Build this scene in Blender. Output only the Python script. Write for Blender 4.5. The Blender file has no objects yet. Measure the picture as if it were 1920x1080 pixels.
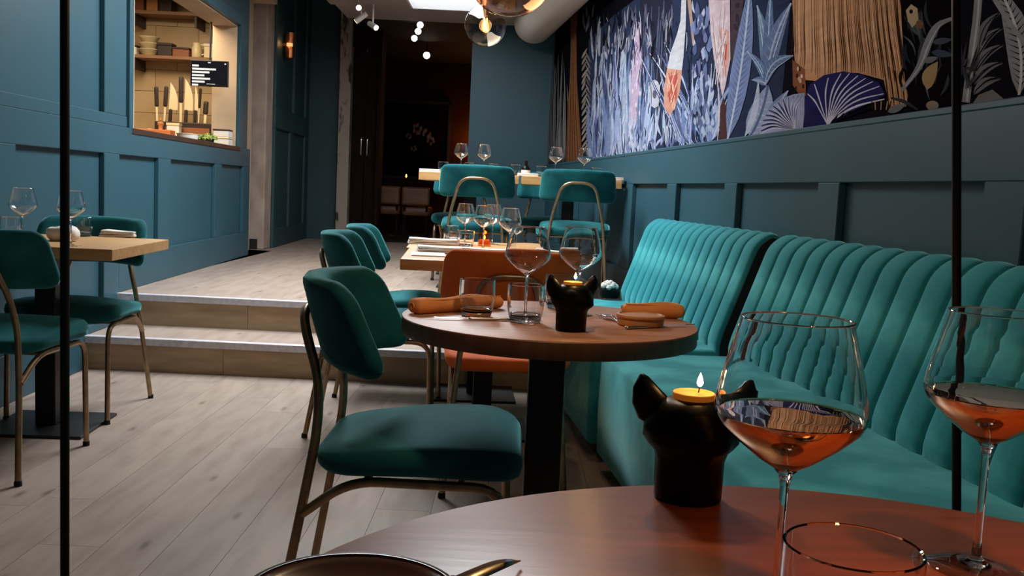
import bpy, bmesh, math, random
from math import pi, sin, cos, tan, atan2, sqrt, radians
from mathutils import Vector, Matrix
random.seed(7)
SC = bpy.context.scene
COL = SC.collection

# ------------------------------------------------------------------ camera
F = 1800.0                      # focal length in pixels of a 1920 px wide frame
EYE = Vector((0.0, 0.0, 1.03))
ay = Vector((5, -182, F)).normalized()              # room axis seen by the camera
dn = Vector((-.047 * F * F / 182, F * F / 182, F)).normalized()
dn = (dn - ay * ay.dot(dn)).normalized()
up = -dn
ax = ay.cross(up)
cam_d = bpy.data.cameras.new('camera')
cam_d.sensor_width = 36.0
cam_d.lens = 36.0 * F / 1920.0
cam_d.clip_start = 0.02
cam = bpy.data.objects.new('camera', cam_d)
COL.objects.link(cam)
ROT = Matrix((ax, ay, up))                          # world <- camera (x right, y down, z forward)
M = Matrix(((ax[0], -ax[1], -ax[2]), (ay[0], -ay[1], -ay[2]), (up[0], -up[1], -up[2]))).to_4x4()
M.translation = EYE
cam.matrix_world = M
SC.camera = cam

# ------------------------------------------------------------------ world, view, lights
SC.view_settings.view_transform = 'Standard'
SC.view_settings.look = 'None'
SC.view_settings.exposure = 0.0
SC.view_settings.gamma = 1.0
SC.view_settings.use_curve_mapping = False
W = bpy.data.worlds.new('world')
SC.world = W
W.use_nodes = True
W.node_tree.nodes['Background'].inputs[0].default_value = (0.55, 0.68, 0.85, 1)
W.node_tree.nodes['Background'].inputs[1].default_value = 0.04

def lamp(name, kind, loc, energy, color=(1, 1, 1), size=0.1, size_y=None, rot=(0, 0, 0), spot=None):
    d = bpy.data.lights.new(name, kind)
    d.energy = energy
    d.color = color
    if kind == 'AREA':
        d.shape = 'RECTANGLE' if size_y else 'SQUARE'
        d.size = size
        if size_y: d.size_y = size_y
    else:
        d.shadow_soft_size = size
    if spot:
        d.spot_size = radians(spot); d.spot_blend = 0.95
    o = bpy.data.objects.new(name, d)
    o.location = loc; o.rotation_euler = rot
    COL.objects.link(o)
    return o

COOL = (0.90, 0.96, 1.0)
WARM = (1.0, 0.60, 0.28)
# daylight through the row of roof lights in the ceiling (their frames and diffusers are built with the ceiling)
ROOFLIGHTS = [(-0.74, 5.75, 0.78, 2.1, 158), (-0.72, 8.75, 0.70, 1.3, 9)]
for i, (x, y, sx, sy, e) in enumerate(ROOFLIGHTS):
    lamp('roof_light_daylight', 'AREA', (x, y, 2.69), e, COOL, sx, sy)
KITCHEN_LIGHT = lamp('kitchen_lamp_light', 'AREA', (-3.0, 7.6, 2.58), 45, (1.0, 0.80, 0.55), 1.0, 0.8)
PENDANTS = [(0.02, 3.45, 1.93, 8.0, (1, .85, .7)), (0.08, 1.60, 1.62, 15.0, (1, .80, .62))]      # the row of pendants goes on above the picture
SPOT_AT, SPOT_TO = Vector((0.62, 0.02, 2.58)), Vector((0.47, 0.38, 0.75))        # added unseen amber spotlight, makes the orange glow on the near table's right half
lamp('added_spot_light', 'SPOT', SPOT_AT + (SPOT_TO - SPOT_AT).normalized() * .11, 130, (1.0, 0.38, 0.07), 0.10, rot=(SPOT_TO - SPOT_AT).to_track_quat('-Z', 'Y').to_euler(), spot=36)
for x, y, z, e, c in PENDANTS: lamp('amber_pendant_light', 'POINT', (x, y, z - .02), e, c, 0.03)
LOUNGE_GLOW = lamp('lounge_wall_light', 'POINT', (-0.52, 13.74, 1.70), 11, (1.0, 0.34, 0.08), 0.06)

# ------------------------------------------------------------------ helpers
def s2l(c):
    c = c / 255.0
    return c / 12.92 if c <= 0.04045 else ((c + 0.055) / 1.055) ** 2.4
def rgb(r, g, b): return (s2l(r), s2l(g), s2l(b), 1.0)

def nd(nt, t, **kw):
    n = nt.nodes.new(t)
    for k, v in kw.items():
        if k in n.inputs.keys(): n.inputs[k].default_value = v
        else: setattr(n, k, v)
    return n

def mat(name, col, rough=0.5, metal=0.0, spec=None, sheen=0, col2=None, scale=8.0, stretch=(1, 1, 1), detail=4, bump=0.0, bscale=None,
        emit=None, estr=0, coat=0, lo=0.35, hi=0.65, sheen_tint=None, rnd=0.0):
    m = bpy.data.materials.new(name)
    m.use_nodes = True
    nt = m.node_tree
    p = nt.nodes['Principled BSDF']
    p.inputs['Base Color'].default_value = col
    p.inputs['Roughness'].default_value = rough
    p.inputs['Metallic'].default_value = metal
    if spec is not None: p.inputs['Specular IOR Level'].default_value = spec
    if sheen:
        p.inputs['Sheen Weight'].default_value = sheen
        p.inputs['Sheen Roughness'].default_value = 0.35
        if sheen_tint: p.inputs['Sheen Tint'].default_value = sheen_tint
    if coat: p.inputs['Coat Weight'].default_value = coat
    if emit:
        p.inputs['Emission Color'].default_value = emit
        p.inputs['Emission Strength'].default_value = estr
    if col2 is not None or bump:
        tc = nd(nt, 'ShaderNodeTexCoord')
        mp = nd(nt, 'ShaderNodeMapping')
        mp.inputs['Scale'].default_value = stretch
        nt.links.new(tc.outputs['Object'], mp.inputs[0])
        no = nd(nt, 'ShaderNodeTexNoise', Scale=scale, Detail=detail)
        nt.links.new(mp.outputs[0], no.inputs['Vector'])
        if rnd:
            oi = nd(nt, 'ShaderNodeObjectInfo')
            ad = nd(nt, 'ShaderNodeVectorMath', operation='ADD')
            ml = nd(nt, 'ShaderNodeMath', operation='MULTIPLY'); ml.inputs[1].default_value = 37.0
            nt.links.new(oi.outputs['Random'], ml.inputs[0])
            nt.links.new(mp.outputs[0], ad.inputs[0]); nt.links.new(ml.outputs[0], ad.inputs[1])
            nt.links.new(ad.outputs[0], no.inputs['Vector'])
        if col2 is not None:
            r = nd(nt, 'ShaderNodeValToRGB')
            r.color_ramp.elements[0].position = lo; r.color_ramp.elements[0].color = col
            r.color_ramp.elements[1].position = hi; r.color_ramp.elements[1].color = col2
            nt.links.new(no.outputs[0], r.inputs[0])
            out = r.outputs[0]
            if rnd:
                hs = nd(nt, 'ShaderNodeHueSaturation')
                mr = nd(nt, 'ShaderNodeMapRange'); mr.inputs[3].default_value = 1 - rnd; mr.inputs[4].default_value = 1 + rnd
                nt.links.new(oi.outputs['Random'], mr.inputs[0]); nt.links.new(mr.outputs[0], hs.inputs['Value'])
                nt.links.new(out, hs.inputs['Color']); out = hs.outputs[0]
            nt.links.new(out, p.inputs['Base Color'])
        if bump:
            b = nd(nt, 'ShaderNodeBump', Strength=bump, Distance=0.01)
            if bscale:
                n2 = nd(nt, 'ShaderNodeTexNoise', Scale=bscale, Detail=3)
                nt.links.new(mp.outputs[0], n2.inputs['Vector']); nt.links.new(n2.outputs[0], b.inputs['Height'])
            else:
                nt.links.new(no.outputs[0], b.inputs['Height'])
            nt.links.new(b.outputs[0], p.inputs['Normal'])
    return m

def thin_glass(name, tint=(1, 1, 1, 1), rough=0.01, ior=1.5, edge=0.0):
    m = bpy.data.materials.new(name); m.use_nodes = True
    nt = m.node_tree; nt.nodes.clear()
    o = nd(nt, 'ShaderNodeOutputMaterial'); t = nd(nt, 'ShaderNodeBsdfTransparent'); t.inputs[0].default_value = tint
    g = nd(nt, 'ShaderNodeBsdfGlossy'); g.inputs['Roughness'].default_value = rough
    lw_ = nd(nt, 'ShaderNodeLayerWeight', Blend=0.5); pw = nd(nt, 'ShaderNodeMath', operation='POWER'); pw.inputs[1].default_value = 3.2
    f = nd(nt, 'ShaderNodeMapRange'); f.inputs[3].default_value = .045; f.inputs[4].default_value = .85
    nt.links.new(lw_.outputs['Facing'], pw.inputs[0]); nt.links.new(pw.outputs[0], f.inputs[0]); mx = nd(nt, 'ShaderNodeMixShader')
    nt.links.new(f.outputs[0], mx.inputs[0]); nt.links.new(t.outputs[0], mx.inputs[1]); nt.links.new(g.outputs[0], mx.inputs[2])
    nt.links.new(mx.outputs[0], o.inputs[0])
    return m

def solid_glass(name, color=(1, 1, 1, 1), ior=1.5, rough=0.0):
    m = bpy.data.materials.new(name); m.use_nodes = True
    nt = m.node_tree; nt.nodes.clear()
    o = nd(nt, 'ShaderNodeOutputMaterial'); g = nd(nt, 'ShaderNodeBsdfGlass', IOR=ior, Roughness=rough)
    g.inputs['Color'].default_value = color
    nt.links.new(g.outputs[0], o.inputs[0])
    return m

def emission(name, col, s):
    m = bpy.data.materials.new(name); m.use_nodes = True
    nt = m.node_tree; nt.nodes.clear()
    o = nd(nt, 'ShaderNodeOutputMaterial'); e = nd(nt, 'ShaderNodeEmission', Strength=s); e.inputs[0].default_value = col
    nt.links.new(e.outputs[0], o.inputs[0])
    return m

class MB:
    """collects shapes and links them as one mesh object"""
    def __init__(s): s.v = []; s.f = []
    def add(s, vs, fs):
        o = len(s.v); s.v += [tuple(v) for v in vs]; s.f += [tuple(i + o for i in f) for f in fs]; return s
    def box(s, x0, x1, y0, y1, z0, z1, T=None):
        vs = [Vector((x, y, z)) for z in (z0, z1) for y in (y0, y1) for x in (x0, x1)]
        if T: vs = [T(v) for v in vs]
        return s.add(vs, [(0, 2, 3, 1), (4, 5, 7, 6), (0, 1, 5, 4), (2, 6, 7, 3), (0, 4, 6, 2), (1, 3, 7, 5)])
    def tube(s, pts, r, n=10, closed=False, caps=True):
        pts = [Vector(p) for p in pts]; N = len(pts); rings = []; prev = None
        rr = r if isinstance(r, (list, tuple)) else [r] * N
        for i, p in enumerate(pts):
            a = pts[i - 1] if (i or closed) else p
            b = pts[(i + 1) % N] if (i < N - 1 or closed) else p
            t = (b - a).normalized()
            if prev is None:
                u = t.orthogonal().normalized()
            else:
                u = (prev - t * prev.dot(t)).normalized()
            prev = u; w = t.cross(u)
            rings.append([p + (u * cos(2 * pi * k / n) + w * sin(2 * pi * k / n)) * rr[i] for k in range(n)])
        return s.loft(rings, closed, caps)
    def loft(s, rings, closed=False, caps=True):
        n = len(rings[0]); vs = [v for r in rings for v in r]; fs = []
        L = len(rings)
        for i in range(L if closed else L - 1):
            for k in range(n):
                a = i * n + k; b = i * n + (k + 1) % n; c = ((i + 1) % L) * n + (k + 1) % n; d = ((i + 1) % L) * n + k
                fs.append((a, b, c, d))
        if caps and not closed:
            fs.append(tuple(range(n - 1, -1, -1))); fs.append(tuple(range((L - 1) * n, L * n)))
        return s.add(vs, fs)
    def lathe(s, prof, n=24, c=(0, 0, 0), caps=False):
        rings = [[(c[0] + r * cos(2 * pi * k / n), c[1] + r * sin(2 * pi * k / n), c[2] + z) for k in range(n)] for r, z in prof]
        return s.loft(rings, caps=caps)
    def disc(s, r, z, n=24, c=(0, 0)):
        return s.add([(c[0] + r * cos(2 * pi * k / n), c[1] + r * sin(2 * pi * k / n), z) for k in range(n)], [tuple(range(n))])
    def prism(s, poly, z0, z1):
        n = len(poly)
        vs = [(p[0], p[1], z0) for p in poly] + [(p[0], p[1], z1) for p in poly]
        return s.add(vs, [tuple(range(n - 1, -1, -1)), tuple(range(n, 2 * n))] + [(i, (i + 1) % n, n + (i + 1) % n, n + i) for i in range(n)])
    def grid(s, fn, nu, nv):
        vs = [fn(i / nu, j / nv) for i in range(nu + 1) for j in range(nv + 1)]
        fs = [(i * (nv + 1) + j, (i + 1) * (nv + 1) + j, (i + 1) * (nv + 1) + j + 1, i * (nv + 1) + j + 1) for i in range(nu) for j in range(nv)]
        return s.add(vs, fs)
    def cushion(s, W, H, rc, T, fn=None, re=None, dome=0.0, nc=6, inner=6, taper=None):
        """rounded-rectangle pad W x H (centred), thickness T, mapped by fn(u, v, t)"""
        re = re or T * 0.5
        def outline(ins, k=1.0):
            r = max(rc - ins, 0.002); w = W / 2 - ins; h = H / 2 - ins; pts = []
            ns = 6
            cor = [(w - r, h - r, 0), (-(w - r), h - r, pi / 2), (-(w - r), -(h - r), pi), (w - r, -(h - r), 3 * pi / 2)]
            for q, (cx, cy, a0) in enumerate(cor):
                for i in range(nc + 1):
                    a = a0 + pi / 2 * i / nc
                    pts.append((cx + r * cos(a), cy + r * sin(a)))
                nx = cor[(q + 1) % 4]
                a1 = a0 + pi / 2
                p0 = Vector((cx + r * cos(a1), cy + r * sin(a1))); p1 = Vector((nx[0] + r * cos(nx[2]), nx[1] + r * sin(nx[2])))
                for i in range(1, ns):
                    p = p0.lerp(p1, i / ns); pts.append((p.x, p.y))
            return [(x * k, y * k) for x, y in pts]
        fn = fn or (lambda u, v, t: (u, v, t))
        rings = []
        for k in range(inner, 0, -1):
            q = k / inner
            sc = 1 - q * 0.999
            rings.append([(x, y, -T / 2 - dome * (1 - (sc) ** 2) * 0.3) for x, y in outline(re, sc)])
        ne = 6
        for i in range(ne + 1):
            a = -pi / 2 + pi * i / ne
            ins = re * (1 - cos(a)); t = (T / 2 - re) * (1 if sin(a) > 0 else -1 if sin(a) < 0 else 0) + re * sin(a)
            rings.append([(x, y, t) for x, y in outline(ins)])
        for k in range(1, inner + 1):
            q = k / inner; sc = 1 - q * 0.999
            rings.append([(x, y, T / 2 + dome * (1 - sc ** 2)) for x, y in outline(re, sc)])
        return s.loft([[fn(*p) for p in r] for r in rings])
    def build(s, name, m, parent=None, smooth=True, bev=0, auto=40, kind=None, seg=2):
        me = bpy.data.meshes.new(name)
        me.from_pydata(s.v, [], s.f); me.update()
        bm = bmesh.new(); bm.from_mesh(me); bmesh.ops.recalc_face_normals(bm, faces=bm.faces)
        if smooth:
            for f in bm.faces: f.smooth = True
            for e in bm.edges:
                if len(e.link_faces) == 2 and e.calc_face_angle(0) > radians(auto): e.smooth = False
        bm.to_mesh(me); bm.free()
        if m: me.materials.append(m)
        o = bpy.data.objects.new(name, me); COL.objects.link(o)
        if parent: o.parent = parent
        if bev:
            b = o.modifiers.new('bevel', 'BEVEL'); b.width = bev; b.segments = seg; b.limit_method = 'ANGLE'; b.harden_normals = False
        if kind: o['kind'] = kind
        return o

def fillet(pts, rad, n=5):
    """rounds the corners of a polyline"""
    pts = [Vector(p) for p in pts]; out = [pts[0]]
    for i in range(1, len(pts) - 1):
        r = rad[i] if isinstance(rad, (list, tuple)) else rad
        a = (pts[i - 1] - pts[i]); b = (pts[i + 1] - pts[i])
        d = min(r, a.length * 0.49, b.length * 0.49)
        p0 = pts[i] + a.normalized() * d; p1 = pts[i] + b.normalized() * d
        for k in range(n + 1):
            t = k / n
            out.append(p0 * (1 - t) ** 2 + pts[i] * 2 * t * (1 - t) + p1 * t * t)
    out.append(pts[-1])
    return out

def tag(o, label, cat, group=None):
    o['label'] = label; o['category'] = cat
    if group: o['group'] = group
    return o
def thing(name, label, cat, loc=(0, 0, 0), rz=0.0, group=None):
    o = bpy.data.objects.new(name, None); COL.objects.link(o)
    o.empty_display_size = 0.1
    o.location = loc; o.rotation_euler = (0, 0, rz)
    return tag(o, label, cat, group)
def kids(o): return [c for c in COL.objects if c.parent == o]
def copy_tree(o, parent=None):
    c = o.copy(); COL.objects.link(c)
    if parent: c.parent = parent
    for ch in kids(o): copy_tree(ch, c)
    return c
def dup(o, label, loc, rz=0.0, group=None):
    c = copy_tree(o); c.location = loc; c.rotation_euler = (0, 0, rz); c['label'] = label
    if group: c['group'] = group
    return c
def struct(o): o['kind'] = 'structure'; return o
def empty_struct(name):
    o = bpy.data.objects.new(name, None); COL.objects.link(o); return struct(o)

# ------------------------------------------------------------------ materials
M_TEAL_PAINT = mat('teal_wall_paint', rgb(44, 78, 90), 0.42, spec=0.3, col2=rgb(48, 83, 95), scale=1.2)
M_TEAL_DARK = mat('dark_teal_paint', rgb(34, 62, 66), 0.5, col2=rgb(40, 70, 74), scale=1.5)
M_VELVET = mat('teal_velvet', rgb(16, 74, 80), 0.8, spec=0.1, sheen=0.7, sheen_tint=rgb(130, 205, 205), col2=rgb(30, 100, 103), scale=5.5, bump=0.05, bscale=220, lo=0.4, hi=0.6)
M_VELVET_SOFA = mat('turquoise_velvet', rgb(40, 134, 144), 0.8, spec=0.1, sheen=0.7, sheen_tint=rgb(170, 230, 230), col2=rgb(72, 168, 174), scale=4.5, bump=0.05, bscale=200, lo=0.42, hi=0.58)
M_VELVET_RUST = mat('rust_velvet', rgb(206, 92, 36), 0.75, spec=0.15, sheen=0.4, sheen_tint=rgb(255, 170, 110), col2=rgb(224, 108, 48), scale=7, bump=0.05, bscale=200)
M_BRASS = mat('brushed_bronze_tube', rgb(176, 148, 116), 0.38, metal=0.9, col2=rgb(150, 124, 98), scale=30)
M_BLACK = mat('black_steel', rgb(22, 22, 24), 0.45, spec=0.4, col2=rgb(28, 28, 30), scale=20)
M_RUBBER = mat('black_rubber', rgb(16, 16, 16), 0.8)
M_OAK = mat('oak_table_top', rgb(146, 76, 40), 0.34, spec=0.5, col2=rgb(126, 62, 32), scale=5, stretch=(1, 12, 6), detail=6, bump=0.03)
M_OAK_WARM = mat('warm_oak_table_top', rgb(190, 138, 106), 0.52, spec=0.4, col2=rgb(172, 120, 90), scale=5, stretch=(1, 12, 6), detail=6, bump=0.03)
M_OAK_EDGE = mat('dark_stained_table_edge', rgb(136, 88, 58), 0.45, col2=rgb(116, 72, 48), scale=5, stretch=(8, 8, 1))
M_OAK_LIGHT = mat('pale_oak_table_top', rgb(200, 154, 100), 0.42, col2=rgb(180, 132, 80), scale=5, stretch=(1.2, 12, 6), detail=6, bump=0.03)
M_FLOOR = mat('whitewashed_oak_board', rgb(160, 143, 131), 0.55, spec=0.25, col2=rgb(143, 125, 113), scale=3.0, stretch=(6, 1.1, 4), detail=7, bump=0.04, rnd=0.05, lo=0.42, hi=0.72)
def knots(m):
    nt = m.node_tree; p = nt.nodes['Principled BSDF']; src = p.inputs['Base Color'].links[0].from_socket
    tc = nd(nt, 'ShaderNodeTexCoord'); mp = nd(nt, 'ShaderNodeMapping'); mp.inputs['Scale'].default_value = (3.4, 1.1, 1)
    v = nd(nt, 'ShaderNodeTexVoronoi', Scale=1.0); v.voronoi_dimensions = '2D'; r = nd(nt, 'ShaderNodeValToRGB')
    r.color_ramp.elements[0].position = .012; r.color_ramp.elements[0].color = rgb(196, 186, 178); r.color_ramp.elements[1].position = .055; r.color_ramp.elements[1].color = (1, 1, 1, 1)
    mx = nd(nt, 'ShaderNodeVectorMath', operation='MULTIPLY')
    nt.links.new(tc.outputs['Object'], mp.inputs[0]); nt.links.new(mp.outputs[0], v.inputs['Vector']); nt.links.new(v.outputs['Distance'], r.inputs[0])
    nt.links.new(src, mx.inputs[0]); nt.links.new(r.outputs[0], mx.inputs[1]); nt.links.new(mx.outputs[0], p.inputs['Base Color'])
knots(M_FLOOR)
M_STEP = mat('step_oak_board', rgb(186, 160, 128), 0.5, col2=rgb(164, 136, 106), scale=3.0, stretch=(1.1, 6, 6), detail=6, rnd=0.06)
M_ALU = mat('brushed_aluminium_nosing', rgb(226, 222, 228), 0.45, metal=0.35, col2=rgb(206, 202, 210), scale=40)
M_CEIL = mat('off_white_ceiling_paint', rgb(176, 166, 158), 0.8, col2=rgb(168, 158, 150), scale=2)
M_DUCT = mat('white_painted_duct', rgb(226, 216, 205), 0.55, col2=rgb(216, 206, 195), scale=1.5)
M_CONCRETE = mat('grey_brown_plaster', rgb(172, 152, 138), 0.9, col2=rgb(148, 130, 118), scale=9, bump=0.15, stretch=(1, 1, .5))
M_OLDWOOD = mat('flaking_whitewashed_wood', rgb(168, 150, 138), 0.85, col2=rgb(74, 48, 38), scale=14, stretch=(1, 1, .28), bump=0.2, lo=0.55, hi=0.63)
M_DARKWOOD = mat('dark_stained_wood', rgb(36, 20, 15), 0.8, spec=0.1, col2=rgb(26, 14, 11), scale=6, stretch=(8, 8, .6), bump=0.1)
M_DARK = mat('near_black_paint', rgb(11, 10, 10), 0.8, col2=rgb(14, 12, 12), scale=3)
M_BROWNWALL = mat('dark_brown_lounge_wall', rgb(50, 27, 18), 0.9, spec=0.05, col2=rgb(44, 24, 16), scale=3)
M_GLASS = thin_glass('clear_thin_glass', (0.93, 0.95, 0.95, 1))
M_GLASS_SOLID = solid_glass('clear_crystal', (1, 1, 1, 1), 1.5)
M_AMBER = thin_glass('amber_glass', (0.95, 0.55, 0.22, 1), 0.02)
M_BULBGLASS = thin_glass('clear_bulb_glass', (.98, .92, .82, 1), 0.01)
M_HONEY = thin_glass('honey_globe_glass', (.95, .86, .74, 1), 0.02)
M_SMOKE = thin_glass('smoked_globe_glass', (0.72, 0.62, 0.52, 1), 0.01, 1.55)
M_WINE = solid_glass('pale_amber_wine', (0.97, 0.84, 0.68, 1), 1.33)
M_WAX = mat('candle_wax', rgb(226, 150, 70), 0.5, emit=rgb(255, 140, 40), estr=0.15)
M_FLAME = emission('candle_flame', (1.0, 0.62, 0.25, 1), 28)
M_BULB = emission('warm_filament', (1.0, 0.60, 0.16, 1), 14)
M_GLOSSBLACK = mat('gloss_black_ceramic', rgb(6, 6, 6), 0.35, spec=0.12, col2=rgb(12, 10, 10), scale=30, bump=0.08)
M_LINEN_TAN = mat('apricot_linen', rgb(240, 160, 92), 0.85, sheen=0.2, col2=rgb(230, 148, 82), scale=30, bump=0.05)
M_LINEN = mat('white_linen', rgb(226, 218, 212), 0.85, sheen=0.2, col2=rgb(214, 206, 200), scale=25, bump=0.06)
M_PAPER = mat('white_paper', rgb(228, 220, 208), 0.8)
M_STEEL = mat('polished_cutlery_steel', rgb(205, 198, 190), 0.18, metal=1.0)
M_PLATE = mat('brown_glazed_stoneware', rgb(92, 52, 28), 0.22, spec=0.5, col2=rgb(76, 42, 24), scale=7)
M_PLATE_RIM = mat('dark_glazed_rim', rgb(40, 26, 22), 0.25)
M_TANWOOD = mat('turned_beech_dish', rgb(200, 140, 88), 0.45, col2=rgb(180, 120, 74), scale=20, stretch=(1, 1, 6))
# ------------------------------------------------------------------ the setting
PLAT = 0.35
def frame(ox, oy, dx, dy, side):
    d = Vector((dx, dy, 0)).normalized(); n = Vector((d.y, -d.x, 0)) * side
    return lambda v: Vector((ox, oy, 0)) + d * v[0] + n * v[1] + Vector((0, 0, v[2]))   # v = (along, out of the wall, up)
LW = frame(-2.03, 0, -.04, 1, 1)      # left wall, n points right into the room
RW = frame(1.52, 0, -.117, 1, -1)     # right wall, n points left into the room
def lwx(y): return -2.03 - .04 * y
def rwx(y): return 1.52 - .117 * y

def wall(name, T, boxes, m):
    mb = MB()
    for b in boxes: mb.box(*b, T=T)
    return struct(mb.build(name, m, smooth=False))
def strip(name, T, b, parent, m=None, bev=0.003):
    return MB().box(*b, T=T).build(name, m or M_TEAL_PAINT, parent, smooth=False, bev=bev, seg=1)

# floors: every board its own piece
floor = struct(MB().prism([(-2.6, -1.2), (1.9, -1.2), (1.4, 4.98), (-2.6, 4.98)], -.12, -.014).build('floor', M_RUBBER, smooth=False))
def boards(parent, x0, x1, y0, y1, ztop, w=.175, L=1.9, seed=1, m=M_FLOOR, lim=None):
    rnd = random.Random(seed); x = x0; i = 0
    while x < x1 - .01:
        xe = min(x + w, x1); y = y0 - rnd.random() * L
        while y < y1:
            a, b = max(y, y0), min(y + L, y1)
            if b - a > .02:
                MB().box(x + .0006, xe - .0006, a + .0006, b - .0006, ztop - .014, ztop).build('plank', m, parent, smooth=False)
            y += L
        x = xe; i += 1
boards(floor, -2.32, 1.36, 0.0, 4.95, 0.0)
platform = struct(MB().prism([(-2.75, 5.42), (1.0, 5.42), (.4, 11.6), (-2.75, 11.6)], 0.0, PLAT - .014).build('floor', M_RUBBER, smooth=False))
boards(platform, -2.52, 0.96, 5.41, 11.5, PLAT, seed=5)

step = empty_struct('step')
XR = 0.12
for k, (y0, y1, z) in enumerate(((4.95, 5.41, .175), (5.40, 5.44, .35))):
    x = -2.28; n = 3
    for j in range(n):
        a = x + (XR - x) * j / n; b = x + (XR - x) * (j + 1) / n
        MB().box(a + .001, b - .001, y0, y0 + .02, z - .175, z - .022).build('riser_board', M_STEP, step, smooth=False)
    if k == 0:
        MB().box(-2.28, XR, y0 + .02, y1 - .012, 0.0, z - .02).build('carcass', M_RUBBER, step, smooth=False)
        for j in range(2):
            MB().box(-2.28 + 1.2 * j + .001, -2.28 + 1.2 * (j + 1) - .001, y0 + .035, y1, z - .02, z).build('tread_board', M_FLOOR, step, smooth=False)
    MB().box(-2.28, XR, y0 - .012, y0 + .034, z - .022, z + .002).box(-2.28, XR, y0 - .014, y0 - .01, z - .035, z + .002).build('nosing', M_ALU, step, smooth=False, bev=.002, seg=1)
MB().box(XR, XR + .02, 4.95, 5.42, 0, .35).build('end_board', M_STEP, step, smooth=False)

# left wall with the kitchen hatch, shaker panelling standing proud of the recessed field
WU0, WU1, WZ0, WZ1 = 5.63, 8.13, 1.285, 2.285
wl = wall('wall_left', LW, [(-1.2, 8.53, -.20, 0, -.05, WZ0), (-1.2, WU0, -.20, 0, WZ0, 3.3), (WU1, 8.53, -.20, 0, WZ0, 3.3), (WU0, WU1, -.20, 0, WZ1, 3.3)], M_TEAL_PAINT)
D = .028
strip('rail', LW, (-1.2, 8.53, 0, D, 1.13, 1.346 - .06), wl)
strip('rail', LW, (-1.2, WU0 - .1, 0, D, 1.286, 1.346), wl)
strip('rail', LW, (-1.2, 4.96, 0, D, 0.0, .22), wl)
strip('rail', LW, (4.96, 5.41, 0, D, .176, .22), wl)
strip('rail', LW, (5.42, 8.53, 0, D, .351, .56), wl)
lows = [(-.9, 1.0), (1.2, 2.2), (2.4, 3.1), (3.3, 4.0), (4.2, 5.20), (5.42, 6.09), (6.33, 7.41), (7.60, 8.30), (8.53, 9)]
strip('stile', LW, (-1.2, -.9, 0, D, .22, 1.13), wl)
for (a, b), (c, d) in zip(lows, lows[1:]):
    strip('stile', LW, (b, c, 0, D, (.22 if b < 5.3 else .56) - (.0), 1.13), wl)
strip('stile', LW, (5.20, 5.42, 0, D, .351, .56), wl) if False else None
for a, b in ((5.20, 5.515), (3.2, 3.42), (1.2, 1.42)):
    strip('stile', LW, (a, b, 0, D, 1.346, 3.2), wl)
# hatch casing, sill and cream reveal
M_CREAM = mat('cream_reveal_paint', rgb(196, 170, 140), 0.7, col2=rgb(184, 158, 128), scale=3)
M_SILL = mat('dark_hatch_sill', rgb(58, 46, 40), 0.4, col2=rgb(48, 38, 34), scale=6)
strip('casing', LW, (WU0 - .06, WU0, 0, .03, WZ0 - .03, 3.2), wl)
strip('casing', LW, (WU1, WU1 + .11, 0, .03, WZ0 - .03, WZ1 + .09), wl)
strip('casing', LW, (WU0, WU1, 0, .03, WZ1, WZ1 + .09), wl)
strip('reveal', LW, (WU1 - .012, WU1, -.2, .0, WZ0, WZ1), wl, M_CREAM, 0)
strip('reveal', LW, (WU0, WU0 + .012, -.2, .028, WZ0, WZ1), wl, M_CREAM, 0)
strip('reveal', LW, (WU0, WU1, -.2, 0.0, WZ1 - .012, WZ1), wl, M_CREAM, 0)
strip('sill', LW, (WU0 - .02, WU1 + .02, -.22, .035, WZ0 - .03, WZ0 + .004), wl, M_SILL)

# plaster pillar, recessed wall behind it, end wall
pil = struct(MB().box(-2.66, -2.41, 9.3, 9.56, PLAT, 3.3).build('column', M_CONCRETE, smooth=False, bev=.012))
MB().box(-2.665, -2.47, 9.285, 9.30, PLAT, PLAT + .10).build('plinth', M_RUBBER, pil, smooth=False)
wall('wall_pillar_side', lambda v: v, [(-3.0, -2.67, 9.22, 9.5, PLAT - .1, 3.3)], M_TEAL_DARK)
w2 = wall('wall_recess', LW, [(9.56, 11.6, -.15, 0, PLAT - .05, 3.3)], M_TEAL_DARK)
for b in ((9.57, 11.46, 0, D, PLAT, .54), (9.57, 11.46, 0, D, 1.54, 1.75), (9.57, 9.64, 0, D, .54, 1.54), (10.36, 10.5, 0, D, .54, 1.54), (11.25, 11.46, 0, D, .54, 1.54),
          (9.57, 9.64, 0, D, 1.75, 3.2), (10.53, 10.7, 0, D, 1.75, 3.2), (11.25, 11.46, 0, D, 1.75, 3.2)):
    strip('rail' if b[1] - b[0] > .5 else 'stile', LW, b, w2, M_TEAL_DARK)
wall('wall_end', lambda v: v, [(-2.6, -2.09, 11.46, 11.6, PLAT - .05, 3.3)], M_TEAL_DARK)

# old door frame and double door into the dark lounge
post = struct(MB().box(-2.09, -1.955, 11.30, 11.6, PLAT, 3.2).build('trim_1', M_OLDWOOD, smooth=False, bev=.008))
dr = empty_struct('door_1')
for i, (a, b) in enumerate(((-1.95, -1.80), (-1.79, -1.64))):
    leaf = MB().box(a, b, 11.42, 11.47, PLAT, 2.62).build('door_leaf', M_DARKWOOD, dr, smooth=False, bev=.004)
    MB().box(a + .03, b - .03, 11.412, 11.42, .55, 1.15).build('raised_panel', M_DARKWOOD, leaf, smooth=False, bev=.006)
    MB().box(a + .03, b - .03, 11.412, 11.42, 1.3, 2.4).build('raised_panel', M_DARKWOOD, leaf, smooth=False, bev=.006)
    hx = b - .025 if i == 0 else a + .035
    hb = MB().tube(fillet([(hx, 11.42, 1.36), (hx, 11.37, 1.36), (hx, 11.37, 1.56), (hx, 11.42, 1.56)], .02), .009, 8)
    hb.build('pull_handle', M_STEEL, leaf)
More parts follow.
